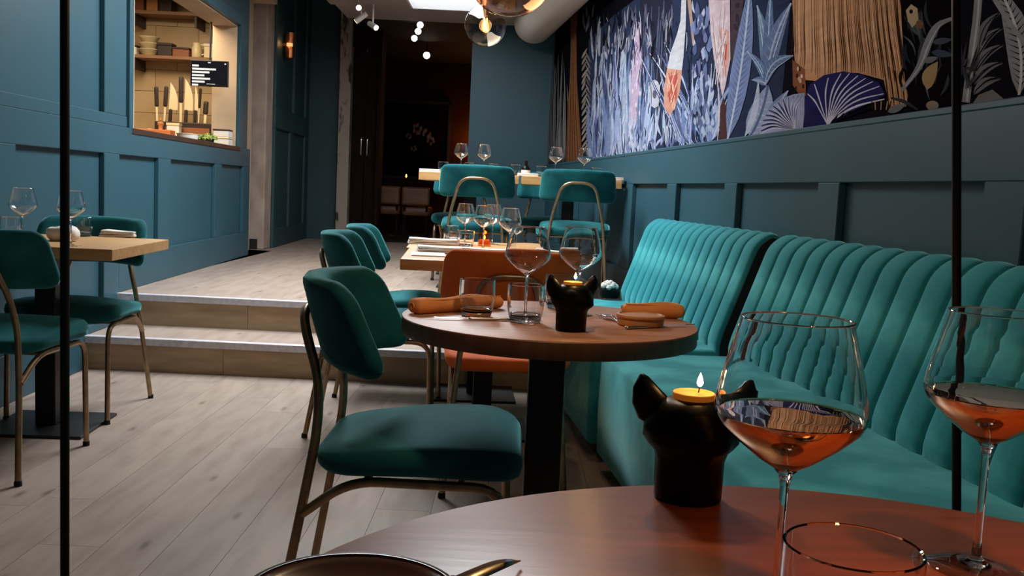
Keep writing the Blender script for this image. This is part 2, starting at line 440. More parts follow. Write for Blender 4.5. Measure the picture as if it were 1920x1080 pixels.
MB().box(-1.955, -1.625, 11.40, 11.6, 2.62, 3.2).build('lintel', M_DARKWOOD, dr, smooth=False)
struct(MB().box(-1.64, -1.60, 11.28, 11.62, PLAT, 3.2).build('trim_2', M_DARKWOOD, smooth=False, bev=.006))

# far teal wall and right wall
wb = wall('wall_back', lambda v: v, [(-.51, .62, 10.2, 11.6, PLAT - .05, 3.2)], M_TEAL_PAINT)
wr = wall('wall_right', RW, [(-1.2, 10.4, -.18, 0, -.05, 3.3)], M_TEAL_PAINT)
strip('rail', RW, (-1.2, 10.3, 0, D, 1.11, 1.305), wr)
strip('rail', RW, (-1.2, 5.4, 0, D, 0, .2), wr)
strip('rail', RW, (5.45, 10.3, 0, D, .351, .55), wr)
rp = [(-.8, .2), (.45, 1.3), (1.49, 2.33), (2.50, 3.325), (3.495, 4.34), (4.505, 5.30), (5.48, 6.30), (6.50, 7.3), (7.5, 8.3), (8.5, 9.3), (9.5, 10.2)]
for (a, b), (c, d) in zip(rp, rp[1:]):
    strip('stile', RW, (b, c, 0, D, .2 if b < 5.35 else .55, 1.11), wr)
# mural field above the panelling, a thin paper on the wall; its picture is drawn further down
strip('picture_rail', RW, (-1.2, 10.3, 0, D + .004, 1.295, 1.315), wr)

# ceiling with the openings of the roof lights
ceil = MB()
holes = [(x - sx / 2, x + sx / 2, y - sy / 2, y + sy / 2) for x, y, sx, sy, e in ROOFLIGHTS]
ys = [-1.2]
for h in sorted(holes, key=lambda h: h[2]): ys += [h[2], h[3]]
CE = 10.1
def cslab(x0, x1, y0, y1): ceil.box(x0, x1, y0, y1, 2.72, 2.80)
prev = -1.2
for h in sorted(holes, key=lambda h: h[2]):
    cslab(-2.7, 1.75, prev, h[2]) if h[2] < 8 else (cslab(-2.7, 1.75, prev, h[2]))
    x0 = -2.7 if h[3] < 8.9 else -1.84
    cslab(x0, h[0], h[2], h[3]); cslab(h[1], 1.75, h[2], h[3])
    prev = h[3]
cslab(-1.80, 1.6, prev, CE)
struct(ceil.build('ceiling', M_CEIL, smooth=False))
M_DIFF = emission('roof_light_sky', (0.92, 0.96, 1.0, 1), 2.2)
for i, h in enumerate(holes):
    t = thing('roof_light', ['large flush roof light over the middle of the room', 'bright rectangular roof light in the ceiling before the dark lounge'][i], 'roof light', ((h[0] + h[1]) / 2, (h[2] + h[3]) / 2, 2.72))
    hx, hy = (h[1] - h[0]) / 2, (h[3] - h[2]) / 2
    MB().box(-hx, hx, -hy, hy, .07, .078).build('diffuser', M_DIFF, t, smooth=False)
    fr = MB()
    for b in ((-hx, -hx + .02, -hy, hy), (hx - .02, hx, -hy, hy), (-hx, hx, -hy, -hy + .02), (-hx, hx, hy - .02, hy)): fr.box(b[0], b[1], b[2], b[3], -.004, .07)
    fr.build('frame', mat('roof_light_frame', rgb(235, 235, 235), .5), t, smooth=False)
# dark taller ceiling over the left recess and the lounge
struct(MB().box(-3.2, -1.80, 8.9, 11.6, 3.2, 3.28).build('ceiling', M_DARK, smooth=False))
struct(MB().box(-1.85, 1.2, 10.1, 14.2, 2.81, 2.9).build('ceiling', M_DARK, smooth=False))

# lounge beyond
wall('wall_lounge_back', lambda v: v, [(-3.2, 1.2, 14.0, 14.15, PLAT - .05, 2.9)], M_BROWNWALL)
wall('wall_lounge_left', lambda v: v, [(-3.2, -3.1, 11.5, 14.1, PLAT - .05, 2.9)], M_BROWNWALL)
wall('wall_lounge_right', lambda v: v, [(1.1, 1.2, 11.5, 14.1, PLAT - .05, 2.9)], M_BROWNWALL)
struct(MB().box(-3.2, 1.2, 11.5, 14.1, PLAT - .1, PLAT).build('floor', mat('dark_lounge_floor', rgb(40, 30, 26), .6), smooth=False))

# kitchen behind the hatch
M_TILE = mat('cream_kitchen_tile', rgb(186, 160, 122), 0.45, col2=rgb(174, 146, 108), scale=2.5, rnd=.04)
kw = wall('wall_kitchen_back', lambda v: v, [(-4.6, -2.56, 9.12, 9.2, 0, 2.9)], mat('tile_grout', rgb(170, 148, 116), .9))
tw, th = .40, .20
for r in range(7):
    for c in range(5):
        x0 = -4.4 + c * tw + (tw / 2 if r % 2 else 0); z0 = 1.20 + r * th
        MB().box(x0 + .002, min(x0 + tw - .002, -2.565), 9.108, 9.12, z0 + .002, z0 + th - .002).build('tile', M_TILE, kw, smooth=False)
wall('wall_kitchen_left', lambda v: v, [(-4.7, -4.6, 5.0, 9.2, 0, 2.9)], M_CREAM)
wall('wall_kitchen_front', lambda v: v, [(-4.7, -2.47, 5.0, 5.1, 0, 2.9)], M_CREAM)
wall('wall_kitchen_right', LW, [(8.13, 9.2, -.2, -.12, 0, 2.9)], M_CREAM)
struct(MB().box(-4.7, -2.3, 5.0, 9.2, 2.66, 2.72).build('ceiling', M_CREAM, smooth=False))
struct(MB().box(-4.7, -2.3, 5.0, 9.2, .25, PLAT).build('floor', M_RUBBER, smooth=False))
# ------------------------------------------------------------------ big furniture: chairs
def make_chair(name, label, fabric, group):
    t = thing(name, label, 'chair', group=group)
    def seat_map(u, v, q):
        w = 1.0 + .06 * v / .22                       # a little wider at the front
        s_ = min(1, max(0, (v + .24) / .30)); s_ = s_ * s_ * (3 - 2 * s_)
        return (u * w, v + .005, .446 + (q * (.50 + .55 * s_) if q > 0 else q) + .010 * s_ - .016 * (max(0, v - .12) / .10) ** 2)
    MB().cushion(.455, .45, .10, .068, seat_map, re=.030, dome=.014).build('seat', fabric, t, auto=180)
    R0, HC = .265, .202
    def back_map(u, v, q):
        k = v / HC
        a = u * (1 - .13 * k) / R0
        y = -.233 + R0 * (1 - cos(a)) + (q) * cos(a)
        x = (R0 - q) * sin(a)
        y += -(k) * .058 - .010 * abs(a) * k         # reclined
        return (x, y, .731 + v - .004 * abs(a))
    MB().cushion(.555, HC, .052, .046, back_map, re=.022, dome=.006, inner=9).build('backrest', fabric, t, auto=180)
    # rear loop: both rear legs and the hoop behind the backrest are one bent tube
    L = [(-.205, -.295, 0.0), (-.182, -.240, .32), (-.163, -.212, .50), (-.140, -.214, .60), (-.098, -.268, .748), (.098, -.268, .748), (.140, -.214, .60), (.163, -.212, .50), (.182, -.240, .32), (.205, -.295, 0.0)]
    MB().tube(fillet(L, [0, .1, .08, .06, .075, .075, .06, .08, .1, 0], 6), .0105, 10).build('rear_hoop', M_BRASS, t)
    for s in (-1, 1):
        P = [(s * .205, .205, 0.0), (s * .203, .195, .405), (s * .192, -.135, .405), (s * .184, -.236, .325)]
        lg = MB().tube(fillet(P, [0, .07, .08, 0], 6), .0105, 10).build('leg', M_BRASS, t)
        MB().lathe([(.0125, 0), (.0125, .014), (.0108, .018)], 10, (s * .205, .205, 0.0), caps=True).build('foot_cap', M_RUBBER, lg)
        MB().lathe([(.0125, 0), (.0125, .014), (.0108, .018)], 10, (s * .205, -.295, 0.0), caps=True).build('foot_cap', M_RUBBER, t)
    MB().tube([(-.195, .10, .407), (.195, .10, .407)], .009, 8).build('cross_bar', M_BRASS, t)
    MB().tube([(-.19, -.10, .404), (.19, -.10, .404)], .009, 8).build('cross_bar', M_BRASS, t)
    return t
CG = 'teal velvet dining chairs'
ch = make_chair('dining_chair', 'teal velvet chair with bronze tube legs, nearest to the camera, seen from its side', M_VELVET, CG)
ch.location = (-.185, 2.17, 0); ch.rotation_euler = (0, 0, -pi / 2)
dup(ch, 'teal velvet chair facing right at the square table, second of the three in line', (-.52, 4.02, 0), -pi / 2 + .06)
dup(ch, 'teal velvet chair beside the step, third and farthest of the three facing right', (-.545, 4.78, 0), -pi / 2 + .08)
dup(ch, 'teal velvet chair at the left edge, back turned, in front of the wall table', (-1.775, 3.335, 0), 0.0)
dup(ch, 'teal velvet chair on the left facing the camera from behind the wall table', (-1.835, 4.06, 0), pi + .02)
dup(ch, 'left one of the two back-turned teal velvet chairs on the platform', (-.24, 6.27, PLAT), .0)
dup(ch, 'right one of the two back-turned teal velvet chairs on the platform', (.405, 6.26, PLAT), -.03)
dup(ch, 'teal velvet chair facing the camera across the left platform table', (-.37, 7.22, PLAT), pi)
dup(ch, 'teal velvet chair facing the camera across the right platform table', (.27, 7.22, PLAT), pi + .05)
oc = make_chair('dining_chair', 'rust orange velvet chair with its back to the camera behind the round table', M_VELVET_RUST, 'rust velvet dining chair')
oc.location = (0.0, 3.42, 0); oc.rotation_euler = (0, 0, .03)
del oc['group']

# ------------------------------------------------------------------ tables
def pedestal(t, top_z, s=.40, col=.08):
    MB().box(-s / 2, s / 2, -s / 2, s / 2, 0, .012).build('base_plate', M_BLACK, t, smooth=False, bev=.003)
    MB().box(-col / 2, col / 2, -col / 2, col / 2, .012, top_z - .008).build('column', M_BLACK, t, smooth=False, bev=.004)
    MB().box(-.15, .15, -.15, .15, top_z - .008, top_z).build('mounting_plate', M_BLACK, t, smooth=False)
def round_table(label, x, y, r, m):
    t = thing('round_table', label, 'table', (x, y, 0))
    MB().lathe([(0.001, .714), (r - .001, .714), (r - .001, .7495), (r - .002, .75), (0.001, .75)], 96).build('table_top', m, t, auto=30)
    MB().lathe([(r - .003, .7135), (r - .001, .713), (r, .715), (r, .7475), (r - .0008, .7485)], 96).build('edge_band', M_OAK_EDGE, t, auto=30)
    pedestal(t, .713)
    return t
near_t = round_table('large round wooden table closest to the camera, holding the wine glasses and tumbler', .241, .502, .426, M_OAK)
mid_t = round_table('round wooden table with a thick dark edge beside the banquette', .09, 2.125, .327, M_OAK_WARM)
def square_table(label, x, y, w, d, rz, m, top=.75, th=.043, z=0.0, group=None):
    t = thing('square_table', label, 'table', (x, y, z), rz, group)
    MB().box(-w / 2, w / 2, -d / 2, d / 2, top - th, top).build('table_top', m, t, smooth=False, bev=.003)
    pedestal(t, top - th)
    return t
square_table('square wooden table behind the rust chair, laid with white napkins', -.10, 4.06, .70, .70, .06, M_OAK_LIGHT)
square_table('square wooden table next to the step, holding the amber candle jar', -.158, 4.775, .70, .69, .06, M_OAK_LIGHT)
square_table('wooden table on the left against the teal panelled wall', -1.835, 3.80, .73, .69, .06, M_OAK_LIGHT)
square_table('left pale wooden table on the raised platform', -.305, 6.70, .66, .70, 0, M_OAK_LIGHT, .78, .055, PLAT)
square_table('right pale wooden table on the raised platform beside the mural wall', .372, 6.70, .66, .70, 0, M_OAK_LIGHT, .78, .055, PLAT)

# ------------------------------------------------------------------ banquette: two upholstered benches along the right wall
BD = Vector((-.113, 1, 0)).normalized(); BN = Vector((-BD.y, BD.x, 0)) * 1.0     # along the wall / out into the room
def sofa_T(y0):
    o = Vector((1.52 - .117 * y0 - .005, y0, 0))
    return lambda v: o + BD * v[0] + BN * v[1] + Vector((0, 0, v[2]))          # v = (along, distance from the wall, up)
def banquette(label, y0, length, nch):
    o = sofa_T(y0)(Vector((0, 0, 0)))
    t = thing('banquette', label, 'banquette', o, atan2(BD.y, BD.x) - pi / 2)
    # local: y along the wall, x negative out of the wall
    def up(u, v, q): return (-.485 - .285 + u + .035, length / 2 + v, .245 + q)
    def seat_map(u, v, q): return (-.485 + u, length / 2 + v, .26 + q)
    MB().cushion(.56, length - .006, .03, .385, seat_map, re=.028, dome=.010).build('seat', M_VELVET_SOFA, t, auto=180)
    MB().box(-.70, -.05, .03, length - .03, 0, .07).build('plinth', M_RUBBER, t, smooth=False)
    MB().box(-.10, -.03, .012, length - .012, .07, .84).build('back_board', M_VELVET_SOFA, t, smooth=False, bev=.01)
    # channel profile from the seat up and over the top
    prof = fillet([(-.270, .425), (-.262, .50), (-.135, .868), (-.075, .905), (-.035, .86), (-.03, .70)], [0, .05, .06, .04, .04, 0], 4)
    prof = [Vector((p[0], p[1])) for p in [(q.x, q.y) for q in prof]] if False else [Vector((p.x, p.y)) for p in prof]
    dens = []
    for a, b in zip(prof, prof[1:]):
        n = max(1, int((b - a).length / .035))
        for k in range(n): dens.append(a.lerp(b, k / n))
    dens.append(prof[-1])
    w = length / nch
    if nch == 14:                                                  # black sheet stands in for shade on the bench side in the gap
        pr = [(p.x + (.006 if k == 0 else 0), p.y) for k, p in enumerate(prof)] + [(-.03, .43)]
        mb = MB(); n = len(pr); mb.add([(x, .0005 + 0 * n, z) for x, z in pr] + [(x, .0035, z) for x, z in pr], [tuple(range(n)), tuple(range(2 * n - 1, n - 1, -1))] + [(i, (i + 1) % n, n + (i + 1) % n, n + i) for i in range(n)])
        sp_ = mb.build('side_shade', M_RUBBER, t, smooth=False); sp_.location = (0, -.006, 0); sp_['label'] = 'black sheet standing in for shade in the gap'
    me = None
    for c in range(nch):
        if me is None:
            mb = MB(); rings = []
            for i, p in enumerate(dens):
                a = dens[max(0, i - 1)]; b = dens[min(len(dens) - 1, i + 1)]
                tg = (b - a).normalized(); nn = Vector((-tg.y, tg.x))
                if i == 0: pass
                ring = []
                K = 10
                end = 1.0
                if i <= 2: end = .45 + .275 * i
                for k in range(K + 1):
                    th = pi * k / K
                    yy = -cos(th) * (w / 2 - .0035); bul = .021 * (sin(th) ** .6) * end
                    ring.append((p.x + nn.x * bul, w / 2 + yy, p.y + nn.y * bul))
                ring += [(p.x - nn.x * .03, w / 2 + w / 2 - .0035, p.y - nn.y * .03), (p.x - nn.x * .03, .0035, p.y - nn.y * .03)]
                rings.append(ring)
            mb.loft(rings)
            ob = mb.build('back_channel', M_VELVET_SOFA, t, auto=60); me = ob.data
        else:
            ob = bpy.data.objects.new('back_channel', me); COL.objects.link(ob); ob.parent = t
        ob.location = (0, c * w, 0)
    return t
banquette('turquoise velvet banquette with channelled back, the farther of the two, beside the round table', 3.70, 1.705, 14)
banquette('turquoise velvet banquette with channelled back, the nearer one behind the wine glasses', 1.13, 2.495, 20)
# ------------------------------------------------------------------ points read off the photograph, turned into places in the room
def ray(x, y): return ROT @ Vector((x - 960, y - 540, F))
def on_z(x, y, z):
    r = ray(x, y); return EYE + r * ((z - EYE.z) / r.z)
def on_y(x, y, Y):
    r = ray(x, y); return EYE + r * (Y / r.y)

# ------------------------------------------------------------------ the jungle mural, a flat print drawn leaf by leaf on the wall
rnd = random.Random(11)
PO = Vector((1.52, 0, 0)); PN = Vector((-1, -.117, 0)).normalized(); PD = Vector((-.117, 1, 0)).normalized()
def mural_uv(x, y):
    r = ray(x, y); p = EYE + r * ((PO - EYE).dot(PN) / r.dot(PN)); return ((p - PO).dot(PD), p.z)
POLY = []
TOPZ = 2.71
def lay(pts, col, wallspace=False):
    q = [p if wallspace else mural_uv(*p) for p in pts]
    q = [(u, min(max(z, 1.316), TOPZ)) for u, z in q]
    x0 = min(p[0] for p in q); x1 = max(p[0] for p in q); z0 = min(p[1] for p in q); z1 = max(p[1] for p in q)
    if z1 - z0 < 1e-4: return
    L = 1
    for (b, l) in LAYB:
        if b[0] < x1 and b[1] > x0 and b[2] < z1 and b[3] > z0 and l >= L: L = l + 1
    LAYB.append(((x0, x1, z0, z1), L))
    POLY.append((q, col, L))
LAYB = []
def jit(c, k=14): d = rnd.uniform(-k, k); return tuple(max(0, min(255, v + d + rnd.uniform(-4, 4))) for v in c)
def blade(x0, y0, x1, y1, w, col, bend=0.0, rib=None, n=7, wp=.42, ws=False, veins=0, vcol=None):
    a = Vector((x0, y0)); b = Vector((x1, y1)); d = b - a; nrm = Vector((-d.y, d.x)).normalized(); L = d.length
    def ctr(t): return a + d * t + nrm * (bend * L * 4 * t * (1 - t))
    def wid(t): return w * .5 * max(.04, (sin(pi * t ** (math.log(.5) / math.log(wp)))) ** .8)
    l = [ctr(i / n) + nrm * wid(i / n) for i in range(n + 1)]; r = [ctr(i / n) - nrm * wid(i / n) for i in range(n, -1, -1)]
    lay([tuple(p) for p in l + r], col, ws)
    for k in range(veins):
        t = .08 + .84 * k / max(1, veins - 1)
        for s in (-1, 1):
            p = ctr(t); q = ctr(min(1, t + .07)) + nrm * s * wid(min(1, t + .03)) * .92
            dd = (q - p).normalized(); pn = Vector((-dd.y, dd.x)) * (w * .022 + .25 if not ws else .002)
            lay([tuple(p + pn), tuple(q), tuple(p - pn)], vcol or (30, 32, 46), ws)
    if rib:
        rr = [ctr(i / n) for i in range(n + 1)]; k = max(.5, w * .05) if not ws else .003
        lay([tuple(p + nrm * k) for p in rr] + [tuple(p - nrm * k) for p in reversed(rr)], rib, ws)
def stroke(pts, w, col, taper=True):
    P = [Vector(p) for p in pts]; P = [Vector((p.x, p.y)) for p in fillet([(p.x, p.y, 0) for p in P], 30, 4)] if len(P) > 2 else P
    l, r = [], []
    for i, p in enumerate(P):
        t = (P[min(i + 1, len(P) - 1)] - P[max(i - 1, 0)]).normalized(); nn = Vector((-t.y, t.x))
        k = w / 2 * ((.35 + .65 * sin(pi * (i + .6) / (len(P) + .2))) if taper else 1)
        l.append(tuple(p + nn * k)); r.append(tuple(p - nn * k))
    lay(l + r[::-1], col)
def ell(cx, cy, rx, ry, col, n=14): lay([(cx + rx * cos(2 * pi * i / n), cy + ry * sin(2 * pi * i / n)) for i in range(n)], col)
def fan(cx, cy, r, a0, a1, col, vc, n, vw=2.2, sq=1.0):
    def pt(a, q): return (cx + r * q * cos(a), cy - r * q * sin(a) * sq)
    A = [radians(a0 + (a1 - a0) * i / 24) for i in range(25)]
    lay([(cx, cy)] + [pt(a, 1 - .04 * (i % 2)) for i, a in enumerate(A)], col)
    for i in range(n):
        a = radians(a0 + (a1 - a0) * (i + .5) / n); b = a + .10 * (1 if a < pi / 2 else -1)
        stroke([(cx, cy), pt(a, .5), pt(b, .97)], vw, vc)
def bot(x): return 301 - .1455 * (x - 1111)

lay([(-1.2, 1.316), (10.12, 1.316), (10.12, TOPZ), (-1.2, TOPZ)], (20, 20, 27), True)
# blue-grey backdrop of the middle of the print
lay([(1105, 302), (1104, 75), (1150, 30), (1190, 0), (1260, -20), (1480, -20), (1500, 245)], (50, 58, 84))
lay([(1205, 150), (1200, 0), (1262, 0), (1250, 180), (1215, 230)], (46, 46, 62))
lay([(1460, 250), (1484, 0), (1640, 0), (1920, 0), (1920, 183)], (26, 25, 33))
# far dark end: pale stalks, brown trunk, small leaves
for i in range(22):
    x = 1023 + i * 1.9; y1 = rnd.uniform(90, 230)
    blade(x, 318, x + rnd.uniform(-2, 4), y1, rnd.uniform(2, 4.5), jit((128, 124, 126), 30), rnd.uniform(-.03, .03))
lay([(1061, 310), (1065, 190), (1071, 140), (1070, 60), (1081, 60), (1082, 150), (1086, 210), (1092, 305)], (128, 84, 54))
lay([(1070, 62), (1072, -14), (1086, -14), (1081, 62)], (112, 74, 50))
for i in range(9): stroke([(1066 + i * 2.6, 305), (1068 + i * 1.6, 200), (1071 + i, 90)], 1.3, jit((88, 54, 34) if i % 2 else (160, 110, 74), 10))
for i in range(16):
    y = 110 + i * 12
    blade(1091, y, 1101 + rnd.uniform(-3, 5), y - 20, 4, jit((148, 136, 124), 20)); blade(1108, y + 8, 1098, y - 14, 4, jit((120, 116, 124), 20))
# dense blue-grey grasses
for i in range(150):
    x = rnd.uniform(1106, 1215); b = bot(x) + 3; h = rnd.uniform(50, 230) * (1.0 if x > 1120 else .8)
    blade(x, b, x + rnd.uniform(-10, 12), max(b - h, 15 + rnd.uniform(0, 60)), rnd.uniform(3, 7.5), jit(rnd.choice([(118, 134, 172), (150, 166, 202), (92, 106, 146), (176, 188, 214), (64, 74, 108), (130, 140, 170)]), 10), rnd.uniform(-.05, .05), rnd.choice([None, None, (200, 208, 228)]))
for i in range(26):
    x = rnd.uniform(1110, 1200); y = rnd.uniform(40, 150)
    blade(x, y + 45, x + rnd.uniform(-6, 8), y, 4, jit((170, 176, 192), 18))
# lavender trunk
lay([(1181, 220), (1186, 120), (1194, 40), (1203, 42), (1204, 120), (1196, 200), (1192, 250)], (190, 170, 194))
for i in range(26): ell(rnd.uniform(1185, 1202), rnd.uniform(45, 215), 1.4, 5, jit((150, 128, 160) if i % 2 else (214, 200, 216), 8), 7)
# slate strokes behind the heron
for i in range(18):
    x = rnd.uniform(1208, 1262); stroke([(x, rnd.uniform(0, 40)), (x - 5, rnd.uniform(100, 170))], 2, jit((84, 88, 116), 12))
# low shrubs under it
for i in range(70):
    x = rnd.uniform(1175, 1290); b = bot(x) + 2
    blade(x, b - rnd.uniform(0, 30), x + rnd.uniform(-14, 14), b - rnd.uniform(25, 90), rnd.uniform(3, 6), jit(rnd.choice([(160, 172, 204), (108, 120, 158), (190, 198, 220)]), 12), rnd.uniform(-.1, .1))
for k in range(12):
    a = k * pi / 6; ell(1228 + 7 * cos(a), 176 + 16 * sin(a), 5, 11, jit((186, 188, 200), 10), 9)
ell(1228, 177, 4, 8, (96, 96, 110))
# palm blades
for i in range(46):
    a = rnd.uniform(58, 118); L = rnd.uniform(90, 215); x = rnd.uniform(1278, 1335); b = bot(x) + 2
    blade(x, b, x + L * cos(radians(a)), b - L * sin(radians(a)), rnd.uniform(4, 8), jit(rnd.choice([(128, 144, 188), (158, 170, 204), (86, 98, 136), (182, 192, 218)]), 10), rnd.uniform(-.04, .04), rnd.choice([None, (208, 216, 234), (50, 56, 84)]))
# thin dark and pale lines that break up the blue half
for i in range(130):
    x = rnd.uniform(1104, 1346); b = bot(x); y = rnd.uniform(20, b - 15); h = rnd.uniform(14, 46)
    c = jit((40, 44, 62), 8) if i % 4 else jit((206, 212, 228), 10)
    stroke([(x, min(b, y + h)), (x + rnd.uniform(-2, 3), y + h / 2), (x + rnd.uniform(-5, 6), y)], rnd.uniform(.9, 2.0), c)
for i in range(60):
    x = rnd.uniform(1095, 1270); y = rnd.uniform(0, 70); blade(x, y + rnd.uniform(24, 50), x + rnd.uniform(-7, 9), y, rnd.uniform(2.5, 5), jit(rnd.choice([(24, 24, 32), (96, 100, 118), (150, 152, 164), (34, 36, 48)]), 8), rnd.uniform(-.06, .06))
# heron with a flame coloured breast
lay([(1279, 0), (1288, 0), (1287, 50), (1283, 105), (1279, 140), (1268, 150), (1252, 128), (1258, 100), (1270, 66), (1277, 40)], (204, 204, 210))
lay([(1252, 128), (1280, 132), (1276, 170), (1266, 205), (1256, 216), (1246, 200), (1246, 165)], (208, 152, 132))
lay([(1258, 142), (1271, 140), (1268, 175), (1260, 196), (1253, 180)], (196, 98, 86))
for i in range(14): stroke([(rnd.uniform(1252, 1276), rnd.uniform(120, 160)), (rnd.uniform(1252, 1270), rnd.uniform(165, 205))], 1.6, jit((240, 196, 170) if i % 2 else (176, 80, 70), 12))
lay([(1290, 0), (1297, 0), (1304, 85), (1300, 86)], (178, 150, 132))
stroke([(1258, 212), (1252, 245), (1250, 270)], 2.5, (190, 190, 200))
# broken blue and white bark
for i in range(90):
    x = rnd.uniform(1302, 1346); y = rnd.uniform(0, 250)
    blade(x, y + rnd.uniform(14, 34), x + rnd.uniform(-7, 7), y, rnd.uniform(4, 9), jit(rnd.choice([(120, 134, 174), (176, 186, 212), (46, 52, 78), (98, 108, 146)]), 10), rnd.uniform(-.1, .1))
# pink bird
lay([(1330, 0), (1370, 0), (1371, 110), (1362, 160), (1356, 182), (1350, 150), (1340, 110), (1334, 60)], (220, 198, 204))
lay([(1350, 50), (1369, 60), (1368, 112), (1360, 150), (1353, 120)], (226, 166, 152))
lay([(1355, 80), (1365, 84), (1363, 112), (1357, 116)], (200, 84, 74))
for i in range(20): stroke([(rnd.uniform(1335, 1366), rnd.uniform(0, 80)), (rnd.uniform(1342, 1364), rnd.uniform(90, 160))], 1.5, jit((240, 226, 228) if i % 2 else (176, 140, 150), 12))
lay([(1350, 262), (1352, 200), (1358, 182), (1364, 205), (1366, 260)], (84, 58, 58))
stroke([(1347, 265), (1351, 200), (1346, 140)], 3, (214, 200, 206))
lay([(1372, 0), (1396, 0), (1390, 60), (1380, 110), (1372, 118)], (80, 66, 74))
for i in range(12): ell(rnd.uniform(1374, 1392), rnd.uniform(4, 100), 3, 5, jit((58, 48, 56), 8), 7)
# tall leaning blue leaf and the agave
blade(1366, 262, 1408, -30, 36, (126, 142, 184), .02, (186, 196, 220), veins=24, vcol=(90, 104, 144))
for x1, y1, w, bd in ((1420, 10, 24, .05), (1446, -20, 20, 0), (1484, 6, 30, -.06), (1402, 96, 16, .12), (1490, 104, 22, -.22), (1412, 150, 14, .2)):
    blade(1437, 160, x1, y1, w, jit((104, 122, 160), 8), bd, (170, 184, 210), veins=9, vcol=(146, 162, 194))
    stroke([(1437, 160), ((1437 + x1) / 2 + bd * 60, (160 + y1) / 2), (x1, y1)], 1.6, (196, 206, 226))
blade(1408, 258, 1442, 160, 46, (150, 166, 200), .05, (96, 110, 146), veins=8, vcol=(180, 192, 218))
blade(1440, 252, 1480, 170, 26, (120, 136, 176), -.06, (180, 192, 218))
blade(1398, 258, 1424, 150, 12, (190, 200, 222), .06)
# tan banyan with dark furrows
lay([(1487, -12), (1688, -12), (1700, 60), (1712, 140), (1702, 200), (1672, 205), (1660, 150), (1612, 137), (1570, 136), (1532, 152), (1510, 150), (1492, 112)], (206, 154, 116))
for i in range(64):
    x = 1489 + i * 3.15; k = rnd.uniform(-2, 2); dr = (i - 10) * .42
    yb = (110 + (x - 1489) * .75) if x < 1532 else (148 - (x - 1532) * .16 if x < 1612 else 138 + (x - 1612) * .3)
    stroke([(x, -12), (x + k + dr * .25, 55), (x + dr * .7 + 2, yb * .8), (x + dr, yb)], rnd.uniform(.8, 2.3), jit(rnd.choice([(48, 34, 28), (60, 42, 32), (84, 58, 44), (232, 188, 150), (236, 194, 156), (150, 106, 78)]), 12))
for i in range(10):
    x = 1660 + i * 5; stroke([(x, 120 + i * 3), (x + 6, 165), (x + 10, 203 - i)], 2.2, jit((206, 164, 118) if i % 2 else (50, 36, 28), 10))
lay([(1488, 112), (1512, 130), (1514, 180), (1500, 176), (1489, 160)], (140, 88, 66))
for i in range(8): ell(rnd.uniform(1492, 1510), rnd.uniform(120, 172), 2.4, 4.5, jit((206, 178, 160) if i % 2 else (70, 42, 34), 10), 7)
# two fan palms
lay([(1426, 254), (1431, 226), (1446, 202), (1466, 186), (1490, 177), (1511, 174), (1511, 242)], (158, 166, 202))
for k, (ex, ey) in enumerate(((1429, 246), (1430, 236), (1433, 226), (1438, 216), (1444, 207), (1452, 199), (1461, 192), (1471, 187), (1481, 182), (1491, 180), (1500, 178), (1508, 178))):
    stroke([(1494, 246), ((1494 + ex) / 2 - 6, (246 + ey) / 2 - 12), (ex, ey)], 4.2 - .2 * k, (50, 54, 88) if k < 8 else (112, 116, 156)); stroke([(1494, 248), ((1494 + ex) / 2 - 8, (248 + ey) / 2 - 9), (ex - 1, ey + 5)], 1.6, (206, 210, 230))
lay([(1508, 240), (1514, 180), (1530, 160), (1550, 232)], (34, 32, 56))
lay([(1511, 240), (1511, 190), (1520, 160), (1548, 141), (1584, 134), (1622, 141), (1652, 156), (1664, 178), (1642, 190), (1602, 208), (1562, 235)], (46, 44, 96))
for ex, ey in ((1517, 176), (1530, 158), (1556, 146), (1580, 138), (1596, 138), (1612, 142), (1626, 147), (1640, 153), (1652, 162), (1660, 176)):
    stroke([(1554, 233), ((1554 + ex) / 2 - 5, (233 + ey) / 2 - 16), (ex, ey)], 3.0, (204, 206, 232))
stroke([(1554, 234), (1600, 200), (1662, 186)], 4, (220, 222, 240))
for i in range(9): blade(1560 + i * 10, 231 - i * 4, 1574 + i * 12, 214 - i * 3.5, 5, (22, 22, 34), .1)
for i in range(7): stroke([(1640 + i * 5, 206), (1638 + i * 6, 190)], 2.4, jit((176, 148, 116) if i % 2 else (40, 32, 30), 8))
# dark monkey thicket
lay([(1692, 0), (1800, 0), (1800, 198), (1712, 212), (1700, 150)], (20, 17, 18))
for i in range(30):
    x = rnd.uniform(1695, 1790); y = rnd.uniform(0, 150); blade(x, y, x + rnd.uniform(-20, 25), y + rnd.uniform(25, 60), rnd.uniform(3, 7), jit(rnd.choice([(62, 66, 76), (34, 30, 32), (90, 94, 104), (46, 54, 68)]), 8), rnd.uniform(-.2, .2))
lay([(1702, 20), (1712, 8), (1724, 16), (1726, 40), (1714, 52), (1706, 40)], (196, 170, 138)); ell(1712, 22, 3.5, 4, (30, 24, 22)); ell(1728, 46, 7, 9, (120, 92, 74))
blade(1742, 168, 1762, 116, 26, (178, 148, 110), -.1)
stroke([(1694, 170), (1728, 128), (1742, 84), (1760, 46), (1792, 34)], 15, (140, 142, 150)); stroke([(1700, 164), (1732, 122), (1746, 80), (1766, 48)], 3, (186, 188, 196))
blade(1736, 116, 1762, 108, 12, (122, 124, 132)); blade(1752, 80, 1790, 74, 12, (82, 88, 102)); blade(1750, 98, 1792, 104, 14, (70, 80, 98))
stroke([(1674, 184), (1700, 190), (1724, 206)], 7, (58, 60, 68)); blade(1668, 210, 1702, 196, 14, (122, 126, 132)); ell(1752, 198, 12, 9, (150, 136, 122))
